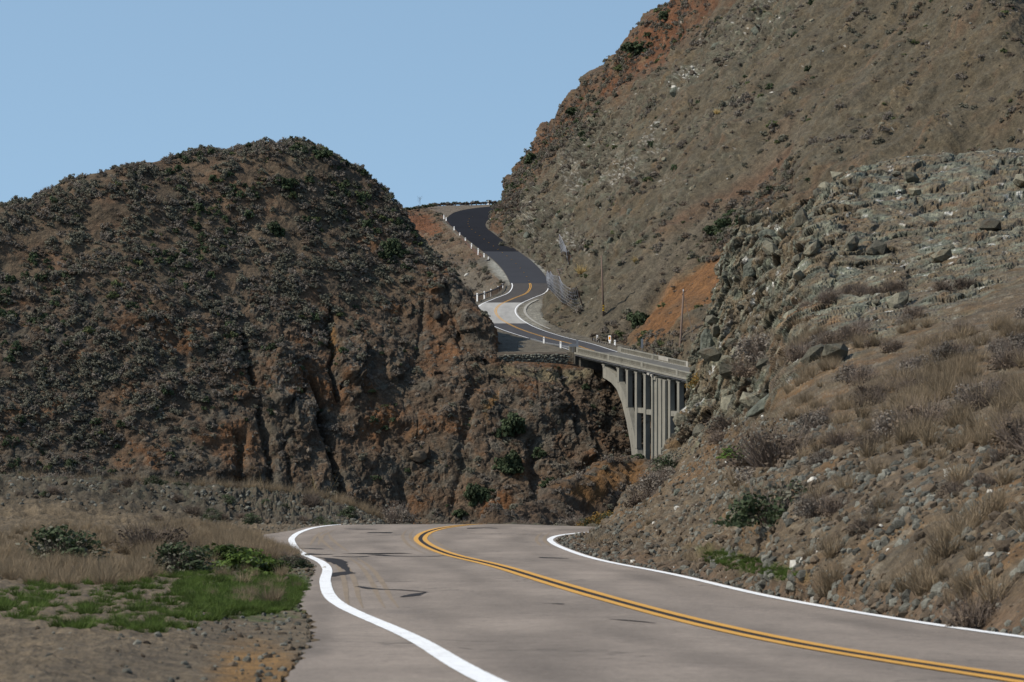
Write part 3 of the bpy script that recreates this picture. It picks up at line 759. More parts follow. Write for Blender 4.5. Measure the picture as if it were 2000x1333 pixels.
if (N_[200, 300] * -G[200, 300]).sum() < 0: N_ = -N_
p = G.reshape(-1, 3); n = N_.reshape(-1, 3); pu, pv = uv(p)
TT = np.repeat(Ts, len(Ss))
def polydist(u, v, pts):
    d = np.full(len(u), 1e9)
    for (x0, y0), (x1, y1) in zip(pts[:-1], pts[1:]):
        dx, dy = x1 - x0, y1 - y0
        t = np.clip(((u - x0) * dx + (v - y0) * dy) / (dx * dx + dy * dy), 0, 1)
        d = np.minimum(d, np.hypot(u - x0 - t * dx, v - y0 - t * dy))
    return d
w = fbm(p * .05, 3, 71); w2 = fbm(p * .22, 4, 72); w3 = fbm(p * .9, 3, 73)
wu, wv = pu + w2 * 16, pv + w2 * 16
# rocky below a line, scrubby soil above it
rl = 560 + 70 * sstep(467, 640, pu) - 130 * sstep(700, 900, pu) + w * 60
rock = sstep(-30, 40, pv - rl) * (.45 + .55 * sstep(-.25, .25, w2 + .15))
rock = np.maximum(rock, blob(pu, pv, 715, 480, 30, 38, 0, .4, w2) * .8)
rock = np.maximum(rock, sstep(14, 3, polydist(pu, pv, [(690, 335), (740, 390), (775, 440), (800, 470)])) * .8)
q = (p + 1.6 * np.stack([fbm(p * .25, 3, 74), fbm(p * .25, 3, 75), fbm(p * .25, 3, 76)], 1)) * np.array([1.0, .6, .62])
f1, id1, cr1 = facets((q * .22).astype(F32), 77)
f2, id2, cr2 = facets((q * .75).astype(F32), 78)
rd = ridged(p * .12 * np.array([1, 1, .6]), 4, 79)
rg = ridged(p * .8, 3, 80)
disp = w * 3.0 + w2 * .9 + w3 * .22
disp += rock * (f1 * .6 + f2 * .22 + rd * .5 + rg * .20 + .12 * ridged(p * 1.9, 2, 85))
# named slabs, crevices and gullies
for cu, cv, ru, rv, an, h in ((683,712,30,50,-6,2.6),(558,740,28,62,4,2.0),(600,800,24,60,12,1.4),(765,738,12,14,0,1.1),(812,885,26,20,10,2.0),(854,612,9,13,0,1.6),(795,600,9,14,0,.8),(770,715,22,18,-30,.8),(640,640,12,34,0,-1.2),(850,560,12,20,10,1.0),(1140,900,16,12,0,1.2),(1090,800,24,18,-30,1.0),(1165,738,28,14,20,1.0)):
    disp += h * blob(wu, wv, cu, cv, ru, rv, an, .10)
for pts, wd, dp in (([(647,600),(650,690),(646,730),(660,780)],5,2.2),([(606,745),(618,775),(640,845),(655,900),(668,950),(672,1000)],7,3.2),([(476,650),(484,700),(495,740)],7,2.6),([(505,800),(530,900),(535,960)],7,2.4),([(560,860),(575,960)],5,1.3),([(712,690),(706,740),(668,768)],4,1.6),([(470,850),(475,950)],10,2.0),([(1095,720),(1120,780),(1130,850)],6,1.4),([(1040,850),(1050,960)],12,2.0),([(860,520),(880,600),(900,680)],7,1.0),([(930,760),(900,900),(880,1000)],10,1.2),([(785,930),(800,1010)],8,1.3),([(830,600),(815,700)],5,.8)):
    dd = polydist(wu, wv, pts); disp -= dp * np.exp(-(dd / wd) ** 2)
edge = 1 - sstep(.93, .985, TT) * sstep(955, 975, pu)
disp *= edge
p = p + n * disp[:, None] * .95
f_ = fbm(p * .5 + 3, 4, 81); g_ = fbm(p * 1.6 + 8, 3, 82); h_ = fbm(p * .09 + 30, 3, 83)
cs = mixc(np.tile(C_BRN * .9, (len(p), 1)), C_RED * .9, sstep(-.1, .35, h_ + f_ * .5) * .7) * (1 + .35 * g_[:, None])
cs = mixc(cs, np.array([.078, .068, .050]), .35 + sstep(0, .4, f_) * .4)
cr = mixc(np.tile(np.array([.082, .058, .040]), (len(p), 1)), C_GRK * .82, sstep(-.1, .25, f_ + .5 * (id1 - .5)) * .8) * (1 + .4 * g_[:, None] + .5 * (id2[:, None] - .5))
cr = mixc(cr, np.array([.125, .060, .028]), sstep(.1, .4, h_ + .4 * f_ + .25 * sstep(820, 930, pu) * sstep(760, 640, pv)) * .75)
cr = mixc(cr, C_OCH * 1.1, np.exp(-(polydist(wu, wv, [(651, 600), (654, 640), (652, 690)]) / 5) ** 2) * .9 + blob(wu, wv, 963, 800, 8, 34, 12, .3) * .9 + blob(wu, wv, 800, 850, 14, 12, 0, .5) * .3)
cr = mixc(cr, np.array([.16, .148, .122]), sstep(.15, .4, g_ + .35 * (blob(wu, wv, 556, 740, 18, 50, 4) + blob(wu, wv, 683, 705, 26, 44) + blob(wu, wv, 600, 800, 20, 40) + blob(wu, wv, 1165, 738, 30, 14, 20)) - .1) * .7)
cr = mixc(cr, C_DRK, (1 - cr1) * .4 + (1 - cr2) * .25)
cc = (cs * (1 - rock[:, None]) + cr * rock[:, None] * .82) * 1.25
cc = mixc(cc, np.array([.15, .13, .085]), blob(pu, pv, 1070, 735, 110, 12, 0, .5, w2) * .7)   # dry grass strip below the wall
G = p.reshape(len(Ts), len(Ss), 3)
me = np_mesh('left_hill', p, grid_faces(len(Ts), len(Ss)), cols=cc)
tag(new_obj('hill', me, [M['far_terrain']]), kind='structure', label='dark brown scrub covered hill and cliff on the left, falling to the bridge end')
N_ = grid_normals(G)
if (N_[200, 300] * -G[200, 300]).sum() < 0: N_ = -N_
surf['lhill'] = (G, N_); lhill_rock = rock.reshape(len(Ts), len(Ss)); lh_T = Ts

# ================================================================== EMBANKMENT LEFT OF THE FAR ROAD
def on_curve(A, Y):
    k = np.where(CE[:, 1] > 700)[0]; return A[k[np.argmin(np.abs(A[k, 1] - Y))]]
ey = [772, 800, 835, 865, 900, 920, 960, 1000, 1020, 1042]
eb = [(880,745,750),(868,720,775),(858,705,802),(850,690,830),(830,660,860),(800,625,892),(770,580,925),(740,545,965),(722,515,985),(700,485,1000)]
E0 = [on_curve(OL, y) for y in ey] + [P(856,415,1060), P(836,404.5,1090), P(900,401.5,1112), P(1070,398,1128)]
E1 = [P(*q) for q in eb] + [P(670,460,1020), P(600,442,1060), P(760,470,1180), P(1070,470,1230)]
E0, E1 = np.array(E0), np.array(E1)
Em = E0 * .6 + E1 * .4 + np.array([0, -1.5, .8])
Em2 = E0 * .85 + E1 * .15 + np.array([0, -.2, .6]) * 1.0
sk = np.arange(len(E0), dtype=float); tk = np.array([0, .15, .4, 1.0])
Ss = np.linspace(0, len(E0) - 1, 330); Ts = np.linspace(0, 1, 170)
Ts = Ts ** 1.3
G = loft(np.array([E0 - [0, 0, .05], Em2 - [0, 0, .7], Em, E1]), sk, tk, Ss, Ts); N_ = grid_normals(G)
if (N_[60, 100] * -G[60, 100]).sum() < 0: N_ = -N_
p = G.reshape(-1, 3); n = N_.reshape(-1, 3); TT = np.repeat(Ts, len(Ss)); pu, pv = uv(p)
w2 = fbm(p * .12, 4, 91); w3 = fbm(p * .6, 4, 92)
p = p + n * ((w2 * 1.6 + w3 * .5 + ridged(p * .4, 3, 93) * .35) * sstep(0, .08, TT))[:, None]
c = np.tile(C_BRN * 1.1, (len(p), 1)) * (1 + .5 * w3[:, None])
c = mixc(c, C_TAN * 1.1, sstep(-.1, .3, w2) * .7)
c = mixc(c, C_RED * 1.25, blob(pu, pv, 815, 440, 40, 22, 10, .4, w3) + blob(pu, pv, 850, 455, 16, 8) * .6)
c = mixc(c, C_GRK * 1.1, blob(pu, pv, 925, 550, 55, 30, 30, .5, w3) * .7)
me = np_mesh('embankment', p, grid_faces(len(Ts), len(Ss)), cols=c)
tag(new_obj('embankment', me, [M['far_terrain']]), kind='structure', label='brown embankment dropping away left of the far road')
G = p.reshape(len(Ts), len(Ss), 3); N_ = grid_normals(G)
if (N_[60, 100] * -G[60, 100]).sum() < 0: N_ = -N_
surf['emb'] = (G, N_)

# ================================================================== RIGHT MOUNTAINSIDE
fy = [1085, 1050, 1014, 980, 945, 905, 870, 840, 810, 785, 760, 735, 713]
tt = [(1004,378,1150),(1024,338,1125),(1050,296,1100),(1086,257,1080),(1130,205,1040),(1208,130,1010),(1338,0,990),(1455,-110,960),(1600,-190,930),(1720,-230,890),(1830,-200,850),(1900,-120,810),(1960,-20,780)]
F0 = [on_curve(OR, y) for y in fy]; Tp = [P(*q) for q in tt]
for s, q in ((14,(2030,80,750)),(45,(2120,200,720)),(80,(2200,330,680)),(120,(2300,450,640))):
    F0.append(np.array(BXd(s, 11.5 + s * .02, .3))); Tp.append(P(*q))
F0, Tp = np.array(F0), np.array(Tp)
below = F0 + np.array([0, 0, -1.0])
for i, dz in zip(range(12, 17), (4, 14, 24, 26, 22)): below[i] = F0[i] + np.array([-1.5, 0, -dz])
rws = [below, F0]
for t, bulge in ((.2, .5), (.45, 1.0), (.75, .8)): rws.append(F0 * (1 - t) + Tp * t + np.array([.2, .2, 1.0]) * bulge * (0 if t < .3 else 1.0))
rws += [Tp, Tp + np.array([8, 30, -8]), Tp + np.array([20, 90, -50])]
sk = np.arange(17, dtype=float); tk = np.array([-.12, 0, .2, .45, .75, 1.0, 1.08, 1.25])
Ss = np.concatenate([np.linspace(0, 13, 620)[:-1], np.linspace(13, 16, 110)])
Ts = np.concatenate([np.linspace(-.12, 0, 16)[:-1], np.linspace(0, 1, 470)[:-1], np.linspace(1, 1.25, 26)])
G = loft(np.array(rws), sk, tk, Ss, Ts); N_ = grid_normals(G)
if (N_[200, 300] * -G[200, 300]).sum() < 0: N_ = -N_
p = G.reshape(-1, 3); n = N_.reshape(-1, 3); pu, pv = uv(p)
TT = np.repeat(Ts, len(Ss)); SS = np.tile(Ss, len(Ts))
w = fbm(p * .04, 3, 101); w2 = fbm(p * .16, 4, 102); w3 = fbm(p * .7, 3, 103)
# gullies and streaks run down the fall line
st = fbm(np.column_stack([SS * 1.4 + w * .5, TT * .9, 0 * SS]), 4, 104)
st2 = fbm(np.column_stack([SS * 7 + w2 * .8, TT * 3.5, 0 * SS + 4]), 4, 105)
dg = (pu - 1000) * .62 + (pv - 400)      # 0 along a diagonal that falls to the left
rockmask = np.zeros(len(p))
for cu, cv, ru, rv, an, h in ((1050,430,62,66,-20,1),(1170,300,100,60,-48,.9),(1120,500,60,28,-45,.8),(1340,155,42,34,-30,1),(1440,90,80,50,-40,.8),(1510,40,50,45,0,1),(1250,330,110,36,-42,.75),(1400,230,90,24,-40,.6),(1200,470,50,26,-40,.8),(1260,190,60,28,-50,.6),(1500,200,50,30,-30,.6),(1320,400,60,14,-42,.5),(1130,560,30,40,-30,.5)):
    rockmask = np.maximum(rockmask, h * blob(pu, pv, cu, cv, ru, rv, an, .5, w2 * .9 + w3 * .3))
rockmask = np.maximum(rockmask, sstep(.12, .4, w2 + st * .4) * .55)
slide = blob(pu, pv, 1345, 570, 125, 52, -38, .16, w2 * .25)
slide = np.maximum(slide, blob(pu, pv, 1290, 640, 70, 30, -20, .3, w2 * .4) * .8)
chute = np.exp(-(polydist(pu, pv, [(1560, 260), (1420, 400), (1330, 480), (1220, 590), (1150, 660)]) / 26) ** 2)
smoothz = np.clip(slide + chute * .8, 0, 1)
rockmask *= 1 - smoothz * .9
q = (p + 1.8 * np.stack([fbm(p * .2, 3, 106), fbm(p * .2, 3, 107), fbm(p * .2, 3, 108)], 1))
f1, id1, cr1 = facets((q * .25).astype(F32), 109)
f2, id2, cr2 = facets((q * .8).astype(F32), 110)
foot_ = sstep(0, .04, np.abs(TT))
disp = (w * 4.0 + st * 4.0 * (1 - slide * .8) + st2 * 1.3 * (1 - slide * .6) + w2 * 1.0 * (1 - smoothz * .7) + w3 * .32)
rib = ridged(np.column_stack([SS * .9 + w * .8, TT * 1.6, 0 * SS + 2]), 4, 116)
rib2 = ridged(p * .10, 3, 117)
disp += (rib * 1.0 + rib2 * .8 - .5) * (1 - smoothz * .9)
disp += rockmask * (f1 * 1.5 + f2 * .7 + ridged(p * .5, 3, 111) * .4) + .12 * ridged(p * 1.3, 2, 115)
disp -= 2.5 * np.exp(-(polydist(pu, pv, [(1540, 360), (1400, 470), (1300, 570), (1200, 650)]) / 22) ** 2)
disp *= foot_ * (1 - sstep(1.0, 1.1, TT) * .6)
p = p + n * disp[:, None]
f_ = fbm(p * .4 + 3, 4, 112); g_ = fbm(p * 1.5 + 8, 3, 113)
cs = np.tile(np.array([.092, .073, .048]), (len(p), 1))
edge_red = sstep(95, 10, np.abs((pv - np.interp(pu, [1000, 1030, 1130, 1200, 1330, 1500], [372, 310, 205, 130, 0, -150])) - 30) + st2 * 60)
cs = mixc(cs, C_RED * 1.2, np.clip(edge_red * .9 + sstep(.05, .4, st2 + .3 * w) * .45 + blob(pu, pv, 1260, 130, 110, 40, -48, .5) * .5, 0, 1))
cs = mixc(cs, C_OCH * .8, sstep(.15, .45, w2 + .4 * blob(pu, pv, 1180, 240, 50, 20, -50)) * .45)
cs = mixc(cs, np.array([.092, .083, .064]), sstep(-.05, .35, f_ + st * .6) * .6)
cs = mixc(cs, np.array([.128, .108, .082]), chute * (.7 + .6 * st2))
cs = mixc(cs, np.array([.115, .058, .034]), np.exp(-(polydist(pu, pv, [(1540, 280), (1450, 355), (1380, 405), (1300, 470)]) / 9) ** 2) * .8 + blob(pu, pv, 1515, 380, 40, 28, -40, .4, w2) * .9)
cs = mixc(cs, C_ORG * (1.0), slide * (1 - blob(pu, pv, 1340, 600, 50, 16, -10, .5) * .3))
cs *= (.84 + .45 * g_ + .35 * st2 + .2 * w2)[:, None]
cr = mixc(np.tile(np.array([.098, .088, .068]), (len(p), 1)), C_GRN * .95, sstep(-.1, .3, f_) * .8) * (1 + .45 * g_[:, None] + .7 * (id2[:, None] - .5))
cr = mixc(cr, np.array([.13, .098, .062]), sstep(.15, .4, w2 + g_ * .3) * .6)
cr = mixc(cr, C_DRK, (1 - cr1) * .45 + (1 - cr2) * .3)
cs = mixc(cs, np.array([.085, .078, .060]), sstep(.1, .5, rib) * .35 * (1 - slide) * (1 - np.clip(edge_red, 0, 1) * .9))
cc = cs * (1 - rockmask[:, None]) + cr * rockmask[:, None]
f3, id3, cr3 = facets((p * 2.2).astype(F32), 114)
wh = sstep(.95, .98, id3) * sstep(.2, .45, g_ * .6 + rockmask * .35 + w2 * .4 - .12) * .6
for cu, cv, ru, rv, k in ((1352,148,16,12,1.0),(1315,172,5,4,1.0),(1508,187,9,7,.9),(1285,250,10,14,.6),(1270,280,14,20,.4),(1225,330,22,18,.5),(1210,350,18,14,.5),(1300,360,12,10,.4),(1040,430,10,24,.4),(1115,470,18,12,.7),(1370,80,10,10,.4),(1150,490,14,8,.4),(1125,350,16,30,.4)):
    wh = np.maximum(wh, (k * .75) * blob(pu, pv, cu, cv, ru * 1.2, rv * 1.2, 0, .5, w3 * 1.2) * sstep(.72, .9, id3))
cc = mixc(cc, C_WHT, wh)
me = np_mesh('mountainside', p, grid_faces(len(Ts), len(Ss)), cols=cc)
tag(new_obj('mountainside', me, [M['far_terrain']]), kind='structure', label='steep red brown and grey mountainside above the far road, with an orange slide scar')
G = p.reshape(len(Ts), len(Ss), 3); N_ = grid_normals(G)
if (N_[200, 300] * -G[200, 300]).sum() < 0: N_ = -N_
surf['mount'] = (G, N_); mount_rock = np.maximum(rockmask, slide).reshape(len(Ts), len(Ss)); mount_T = Ts; mount_rk = rockmask.reshape(len(Ts), len(Ss))

# ================================================================== SPUR IN THE CANYON, IN FRONT OF THE PIERS
tp = [(700,1100,520),(820,1065,550),(900,1035,580),(985,1003,600),(1040,975,618),(1100,950,632),(1165,915,648),(1225,900,660),(1285,906,655),(1340,878,645),(1450,800,625),(1600,775,600),(1900,760,570)]
T0 = np.array([P(*q) for q in tp]); Bt = T0 + np.array([0, -60, -26]); Md = T0 * .5 + Bt * .5 + np.array([0, -2, 3])
Bk = T0 + np.array([1, 6, -2.0]); Bk2 = T0 + np.array([2, 25, -14])
Ss = np.linspace(0, 12, 360); Ts = np.concatenate([np.linspace(0, 1, 150)[:-1], np.linspace(1, 1.3, 16)])
G = loft(np.array([Bt, Md, T0, Bk, Bk2]), np.arange(13.), np.array([0, .5, 1, 1.08, 1.3]), Ss, Ts); N_ = grid_normals(G)
if (N_[60, 100] * -G[60, 100]).sum() < 0: N_ = -N_
p = G.reshape(-1, 3); n = N_.reshape(-1, 3); pu, pv = uv(p)
w = fbm(p * .08, 3, 121); w2 = fbm(p * .3, 4, 122); w3 = fbm(p * 1.2, 3, 123)
p = p + n * (w * 2.6 + w2 * 1.0 + w3 * .25 + ridged(p * .5, 3, 124) * .4)[:, None]
c = np.tile(C_BRN, (len(p), 1)) * (1 + .4 * w3[:, None])
c = mixc(c, np.array([.135, .078, .038]), blob(pu, pv, 1190, 945, 85, 26, -8, .4, w2))
c = mixc(c, C_GRK * .8, sstep(0, .3, w2) * .5)
me = np_mesh('spur', p, grid_faces(len(Ts), len(Ss)), cols=c)
tag(new_obj('canyon_slope', me, [M['far_terrain']]), kind='structure', label='brown slope at the foot of the bridge piers with an orange dirt scar')
G = p.reshape(len(Ts), len(Ss), 3); N_ = grid_normals(G)
if (N_[60, 100] * -G[60, 100]).sum() < 0: N_ = -N_
surf['spur'] = (G, N_)

# sea and canyon floor, reaching the horizon
b = MB(); b.add([(-30000, -5000, -75), (30000, -5000, -75), (30000, 50000, -75), (-30000, 50000, -75)], [(0, 1, 2, 3)])
tag(b.build('sea', M['water']), kind='structure', label='dark blue sea far below')
b = MB()
fl = [(-400, -20, -74), (500, -20, -74), (700, 1500, -74), (-300, 1500, -74)]
b.add(fl, [(0, 1, 2, 3)])
M['floor'] = mat('floor', (.09, .07, .05), .95, noise=[(.05, .3), (.4, .3)])
tag(b.build('valley_ground', M['floor']), kind='structure', label='brown canyon floor')

# ================================================================== ARCH BRIDGE
bridge = empty('arch_bridge', BX(0, 0, bz(0)))
tag(bridge, 'weathered concrete arch bridge with tall square columns crossing the canyon', 'bridge')
BO = Vector(BX(0, 0, bz(0)))
def bpart(mb, name, m=None, lab=None, kind=None, parent=None):
    me = bpy.data.meshes.new(name)
    me.from_pydata([tuple(Vector(q) - BO) for q in mb.v], [], mb.f); me.update()
    me.materials.append(m or M['concrete'])
    o = bpy.data.objects.new(name, me); col.objects.link(o); o.parent = parent or bridge
    if lab: o['label'] = lab
    if kind: o['kind'] = kind
    return o
SE = 132.0
def bbox(mb, s0, s1, b0, b1, d0, d1):
    """box between stations, heights measured from the deck, following its grade"""
    mb.hexa([BXd(s0, b0, d0), BXd(s1, b0, d0), BXd(s1, b1, d0), BXd(s0, b1, d0), BXd(s0, b0, d1), BXd(s1, b0, d1), BXd(s1, b1, d1), BXd(s0, b1, d1)])
def vbox(mb, s0, s1, b0, b1, z0, d1):
    """box from an absolute height up to a height below the deck"""
    mb.hexa([BX(s0, b0, z0), BX(s1, b0, z0), BX(s1, b1, z0), BX(s0, b1, z0), BXd(s0, b0, d1), BXd(s1, b0, d1), BXd(s1, b1, d1), BXd(s0, b1, d1)])
WB = 8.5
m = MB(); bbox(m, -.5, SE, -.25, WB + .25, -.42, -.02); bpart(m, 'deck_slab')
m = MB(); bbox(m, -.5, SE, -.40, -.252, -.30, .06); bpart(m, 'deck_lip'); m = MB(); bbox(m, -.5, SE, WB + .252, WB + .40, -.30, .06); bpart(m, 'deck_lip')
for b0 in (.55, WB - 1.0):
    m = MB(); bbox(m, 0, SE, b0, b0 + .45, -1.05, -.422); bpart(m, 'girder')
for side, b0 in (('l', -.12), ('r', WB - .22)):
    m = MB()
    bbox(m, 0, SE, b0 + .07, b0 + .27, .28, .80); par = bpart(m, 'parapet', M['parapet_concrete'])
    m = MB(); bbox(m, 0, SE, b0, b0 + .34, .062 if side == 'r' else .062, .278); bpart(m, 'parapet_base', M['parapet_concrete'])
    m = MB(); bbox(m, 0, SE, b0 - .02, b0 + .36, .802, 1.0); bpart(m, 'parapet_rail')
    m = MB()
    k = 0
    s = .6
    while s < SE - 1:
        if abs((s % 19.5) - 0) > .8:
            bbox(m, s, s + .22, b0 + .02, b0 + .068, .28, .80); bbox(m, s, s + .22, b0 + .272, b0 + .32, .28, .80)
        s += .5
    bpart(m, 'baluster_row', M['parapet_concrete'], kind='stuff')
    for s in np.arange(.0, SE, 19.5):
        m = MB(); bbox(m, s, s + 1.1, b0 - .06, b0 + .40, .064, 1.06)
        bpart(m, 'pilaster', M['pale_concrete'] if (side == 'r' and s > 30 and s < 45) else None, 'newer pale patch in the far parapet' if (side == 'r' and s > 30 and s < 45) else None)
if True:   # pale repaired panel of the far parapet
    m = MB(); bbox(m, 23.5, 29.0, WB - .26, WB - .19, .30, .99); bpart(m, 'parapet_patch', M['pale_concrete'], 'paler repaired panel of the parapet')
cols_u = [1206, 1223.6, 1241, 1258, 1306, 1323.6, 1342]
def s_of_u(u):
    k = (u - 1000) / FP; return (k * BA[1] - BA[0]) / (BD[0] - k * BD[1])
arch_top = [(15.3, -5.95), (19, -6.6), (22, -7.4), (25, -8.7), (28, -10.9), (30.3, -13.1), (33, -16.6), (35.4, -20.2), (37, -23.5), (38, -27)]
arch_bot = [(34.2, -27), (33.2, -23.5), (31.9, -20.0), (29.4, -15.9), (26.7, -12.6), (23.6, -10.2), (20.5, -9.1), (17.5, -8.5), (15.3, -8.2)]
def z_arch(s):
    a = np.array(arch_top); return float(np.interp(s, a[:, 0], a[:, 1]))
for b0 in (.25, WB - 1.25):
    m = MB(); m.prism(arch_top + arch_bot, b0, b0 + 1.0, BX); bpart(m, 'arch_rib', lab='left arch rib' if b0 < 1 else None)
st_cols = [s_of_u(u) for u in cols_u] + [s_of_u(1342) + 5.8 * k for k in range(1, 12)]
st_cols = [16.2] + st_cols
for s in st_cols:
    base = (z_arch(s) - .25) if s < 36 else (-27.0 if s < 70 else -24.0)
    for b0 in (.18, WB - 1.03):
        m = MB(); vbox(m, s - .95, s + .25, b0, b0 + .85, base, -1.052)
        # splayed head under the girder
        bbox(m, s - 1.25, s + .55, b0 - .06, b0 + .91, -1.26, -1.055)
        bpart(m, 'column')
    m = MB(); bbox(m, s - .75, s + .05, 1.031, WB - 1.031, -1.85, -.424); bpart(m, 'crossbeam')
    for sg in (-1, 1):    # curved bracket under the overhanging deck edge
        m = MB(); bb = -.22 if sg < 0 else WB - .42 + .24
        m.hexa([BXd(s - .6, .1 if sg < 0 else WB - .1, -1.0), BXd(s - .1, .1 if sg < 0 else WB - .1, -1.0), BXd(s - .1, .54 if sg < 0 else WB - .54, -1.0), BXd(s - .6, .54 if sg < 0 else WB - .54, -1.0),
                BXd(s - .6, -.23 if sg < 0 else WB + .23, -.43), BXd(s - .1, -.23 if sg < 0 else WB + .23, -.43), BXd(s - .1, .54 if sg < 0 else WB - .54, -.43), BXd(s - .6, .54 if sg < 0 else WB - .54, -.43)])
        bpart(m, 'bracket')
zt = -13.3
for a, c_ in zip(st_cols[2:-1], st_cols[3:]):
    for b0 in (.32, WB - .92):
        m = MB(); z = zt - (.2 if a > 40 else 0)
        if z < z_arch(min(a, 38)) - .2: continue
        vb = [BX(a + .252, b0, z - .9), BX(c_ - .952, b0, z - .9), BX(c_ - .952, b0 + .6, z - .9), BX(a + .252, b0 + .6, z - .9), BX(a + .252, b0, z), BX(c_ - .952, b0, z), BX(c_ - .952, b0 + .6, z), BX(a + .252, b0 + .6, z)]
        m.hexa(vb); bpart(m, 'strut')
for s in st_cols[2:]:
    m = MB(); z = zt
    if s > 30 and z > z_arch(min(s, 38)):
        m.hexa([BX(s - .8, 1.035, z - .9), BX(s + .1, 1.035, z - .9), BX(s + .1, WB - 1.035, z - .9), BX(s - .8, WB - 1.035, z - .9), BX(s - .8, 1.035, z), BX(s + .1, 1.035, z), BX(s + .1, WB - 1.035, z), BX(s - .8, WB - 1.035, z)])
        bpart(m, 'strut')
# the wide pier where the arch springs: two shafts with pilaster ribs and a capital
s0, s1 = s_of_u(1274), s_of_u(1303)
m = MB(); vbox(m, s0 + 1.0, s1 - 1.2, .05, 1.0, -28, -1.3); bbox(m, s0 + .3, s0 + 2.6, -.3, 1.2, -1.6, -1.06); bpart(m, 'pier_shaft')
m = MB(); vbox(m, s0 + 1.0, s1 - 1.2, WB - 1.0, WB - .05, -28, -1.3); bpart(m, 'pier_shaft')
for a, w_, b_ in ((s0 + .2, .8, -.28), (s0 + 2.6, .5, -.18), (s0 + 4.9, .5, -.16), (s1 - 1.4, 1.3, -.34)):
    m = MB(); vbox(m, a, a + w_, b_, .048, -28, -1.302); bpart(m, 'pier_rib')
m = MB(); vbox(m, s0 + .2, s0 + 1.0, .05, WB - .05, -28, -1.32); bpart(m, 'pier_wall')
# little light coloured utility bracket under the deck
m = MB(); bbox(m, s0 - 1.2, s0 + .1, -.62, -.32, -.95, -.60); bpart(m, 'pipe_bracket', M['pale_concrete']); m = MB(); bbox(m, s0 + .9, s0 + 1.7, -.66, -.34, -1.1, -.70); bpart(m, 'pipe_bracket', M['pale_concrete'])
m = MB(); m.tube([BXd(s_, -.33, -.52) for s_ in np.linspace(0, SE, 12)], .07, 6); bpart(m, 'conduit_pipe', M['rail_steel'])
m = MB(); bbox(m, -1.5, 1.2, .36, 8.8, -8, -.44); bpart(m, 'abutment', M['dark_stone'])
m = MB(); bbox(m, -3.5, -.0, -.35, .35, -4.5, 1.05); bpart(m, 'end_block', lab='dark stained end block of the parapet', m=M['dark_stone'])
m = MB(); bbox(m, -4.6, -3.52, -.25, .4, -.2, 1.02); bpart(m, 'end_post')
m = MB(); bbox(m, -1.2, .0, WB - .25, WB + .3, -.5, 1.05); bpart(m, 'end_post')

# ================================================================== DRY STONE RETAINING WALL
def stone_mesh(name, seed, flat=.8):
    r = np.random.default_rng(seed)
    import bmesh
    bm = bmesh.new(); bmesh.ops.create_icosphere(bm, subdivisions=2 if flat > .9 else 1, radius=.5)
    ax = r.normal(size=(9, 3)); ax /= np.linalg.norm(ax, axis=1, keepdims=True); dd = r.uniform(.28, .42, 9)
    for v in bm.verts:
        c_ = np.array(v.co)
        for a_, d_ in zip(ax, dd):
            k = c_ @ a_ - d_
            if k > 0: c_ = c_ - a_ * k
        c_ *= np.array([1, .85, flat]); v.co = c_ * 1.25
    me = bpy.data.meshes.new(name); bm.to_mesh(me); bm.free(); return me
def rock_arrays(seed, flat=.8):
    me = stone_mesh('tmp', seed, flat); V = np.array([tuple(v.co) for v in me.vertices]); Fc = np.array([tuple(q.vertices) for q in me.polygons]); bpy.data.meshes.remove(me); return V, Fc
stone_meshes = [stone_mesh('stone', 200 + k) for k in range(10)]
for sm in stone_meshes: sm.materials.append(M['wall_stone'])
wall = empty('stone_wall', (-5.2, 700.0, -4.9))
tag(wall, 'rough dry stone retaining wall below the gravel pullout, beside the bridge end', 'wall')
wa, wb_ = np.array([-5.4, 699.9]), np.array([10.3, 703.2])
wl_ = np.linalg.norm(wb_ - wa); wd = (wb_ - wa) / wl_; wn_ = np.array([wd[1], -wd[0]])   # towards us
def WXf(a, out, z):
    q = wa + wd * a + wn_ * out; return (q[0] + 5.2, q[1] - 700.0, z + 4.9)
m = MB()
tops = [(0, -4.6), (3, -4.25), (8, -4.02), (wl_, -3.9)]
for (a0, z0), (a1, z1) in zip(tops[:-1], tops[1:]):
    m.hexa([WXf(a0, .0, -6.8), WXf(a1, .0, -6.8), WXf(a1, -1.2, -6.8), WXf(a0, -1.2, -6.8), WXf(a0, .0, z0), WXf(a1, .0, z1), WXf(a1, -1.2, -3.66), WXf(a0, -1.2, -3.66)])
m.build('wall_core', M['floor'], wall)
ns_ = 0; a = 0.0; z = -6.35; row = 0
r_ = random.Random(5)
while z < -3.9:
    a = r_.random() * .4
    while a < wl_:
        wdt = r_.choice((.25, .35, .5, .7, .95)) * r_.uniform(.8, 1.2); h = r_.uniform(.24, .5)
        ztop = np.interp(a, [q[0] for q in tops], [q[1] for q in tops])
        zb = -5.4 - .06 * a * 0 if a < 5 else -6.3
        if z < ztop + .05 and z > zb and ns_ < 290:
            o = bpy.data.objects.new('stone', r_.choice(stone_meshes)); col.objects.link(o); o.parent = wall
            o.location = WXf(a + wdt / 2, .02 + r_.uniform(-.12, .12), z + r_.uniform(-.14, .14))
            o.scale = (wdt * 1.0, .6, h * 1.15); o.rotation_euler = (r_.uniform(-.6, .6), r_.uniform(-.6, .6), math.atan2(wd[1], wd[0]) + r_.uniform(-.2, .2))
            ns_ += 1
        a += wdt
    z += .36; row += 1

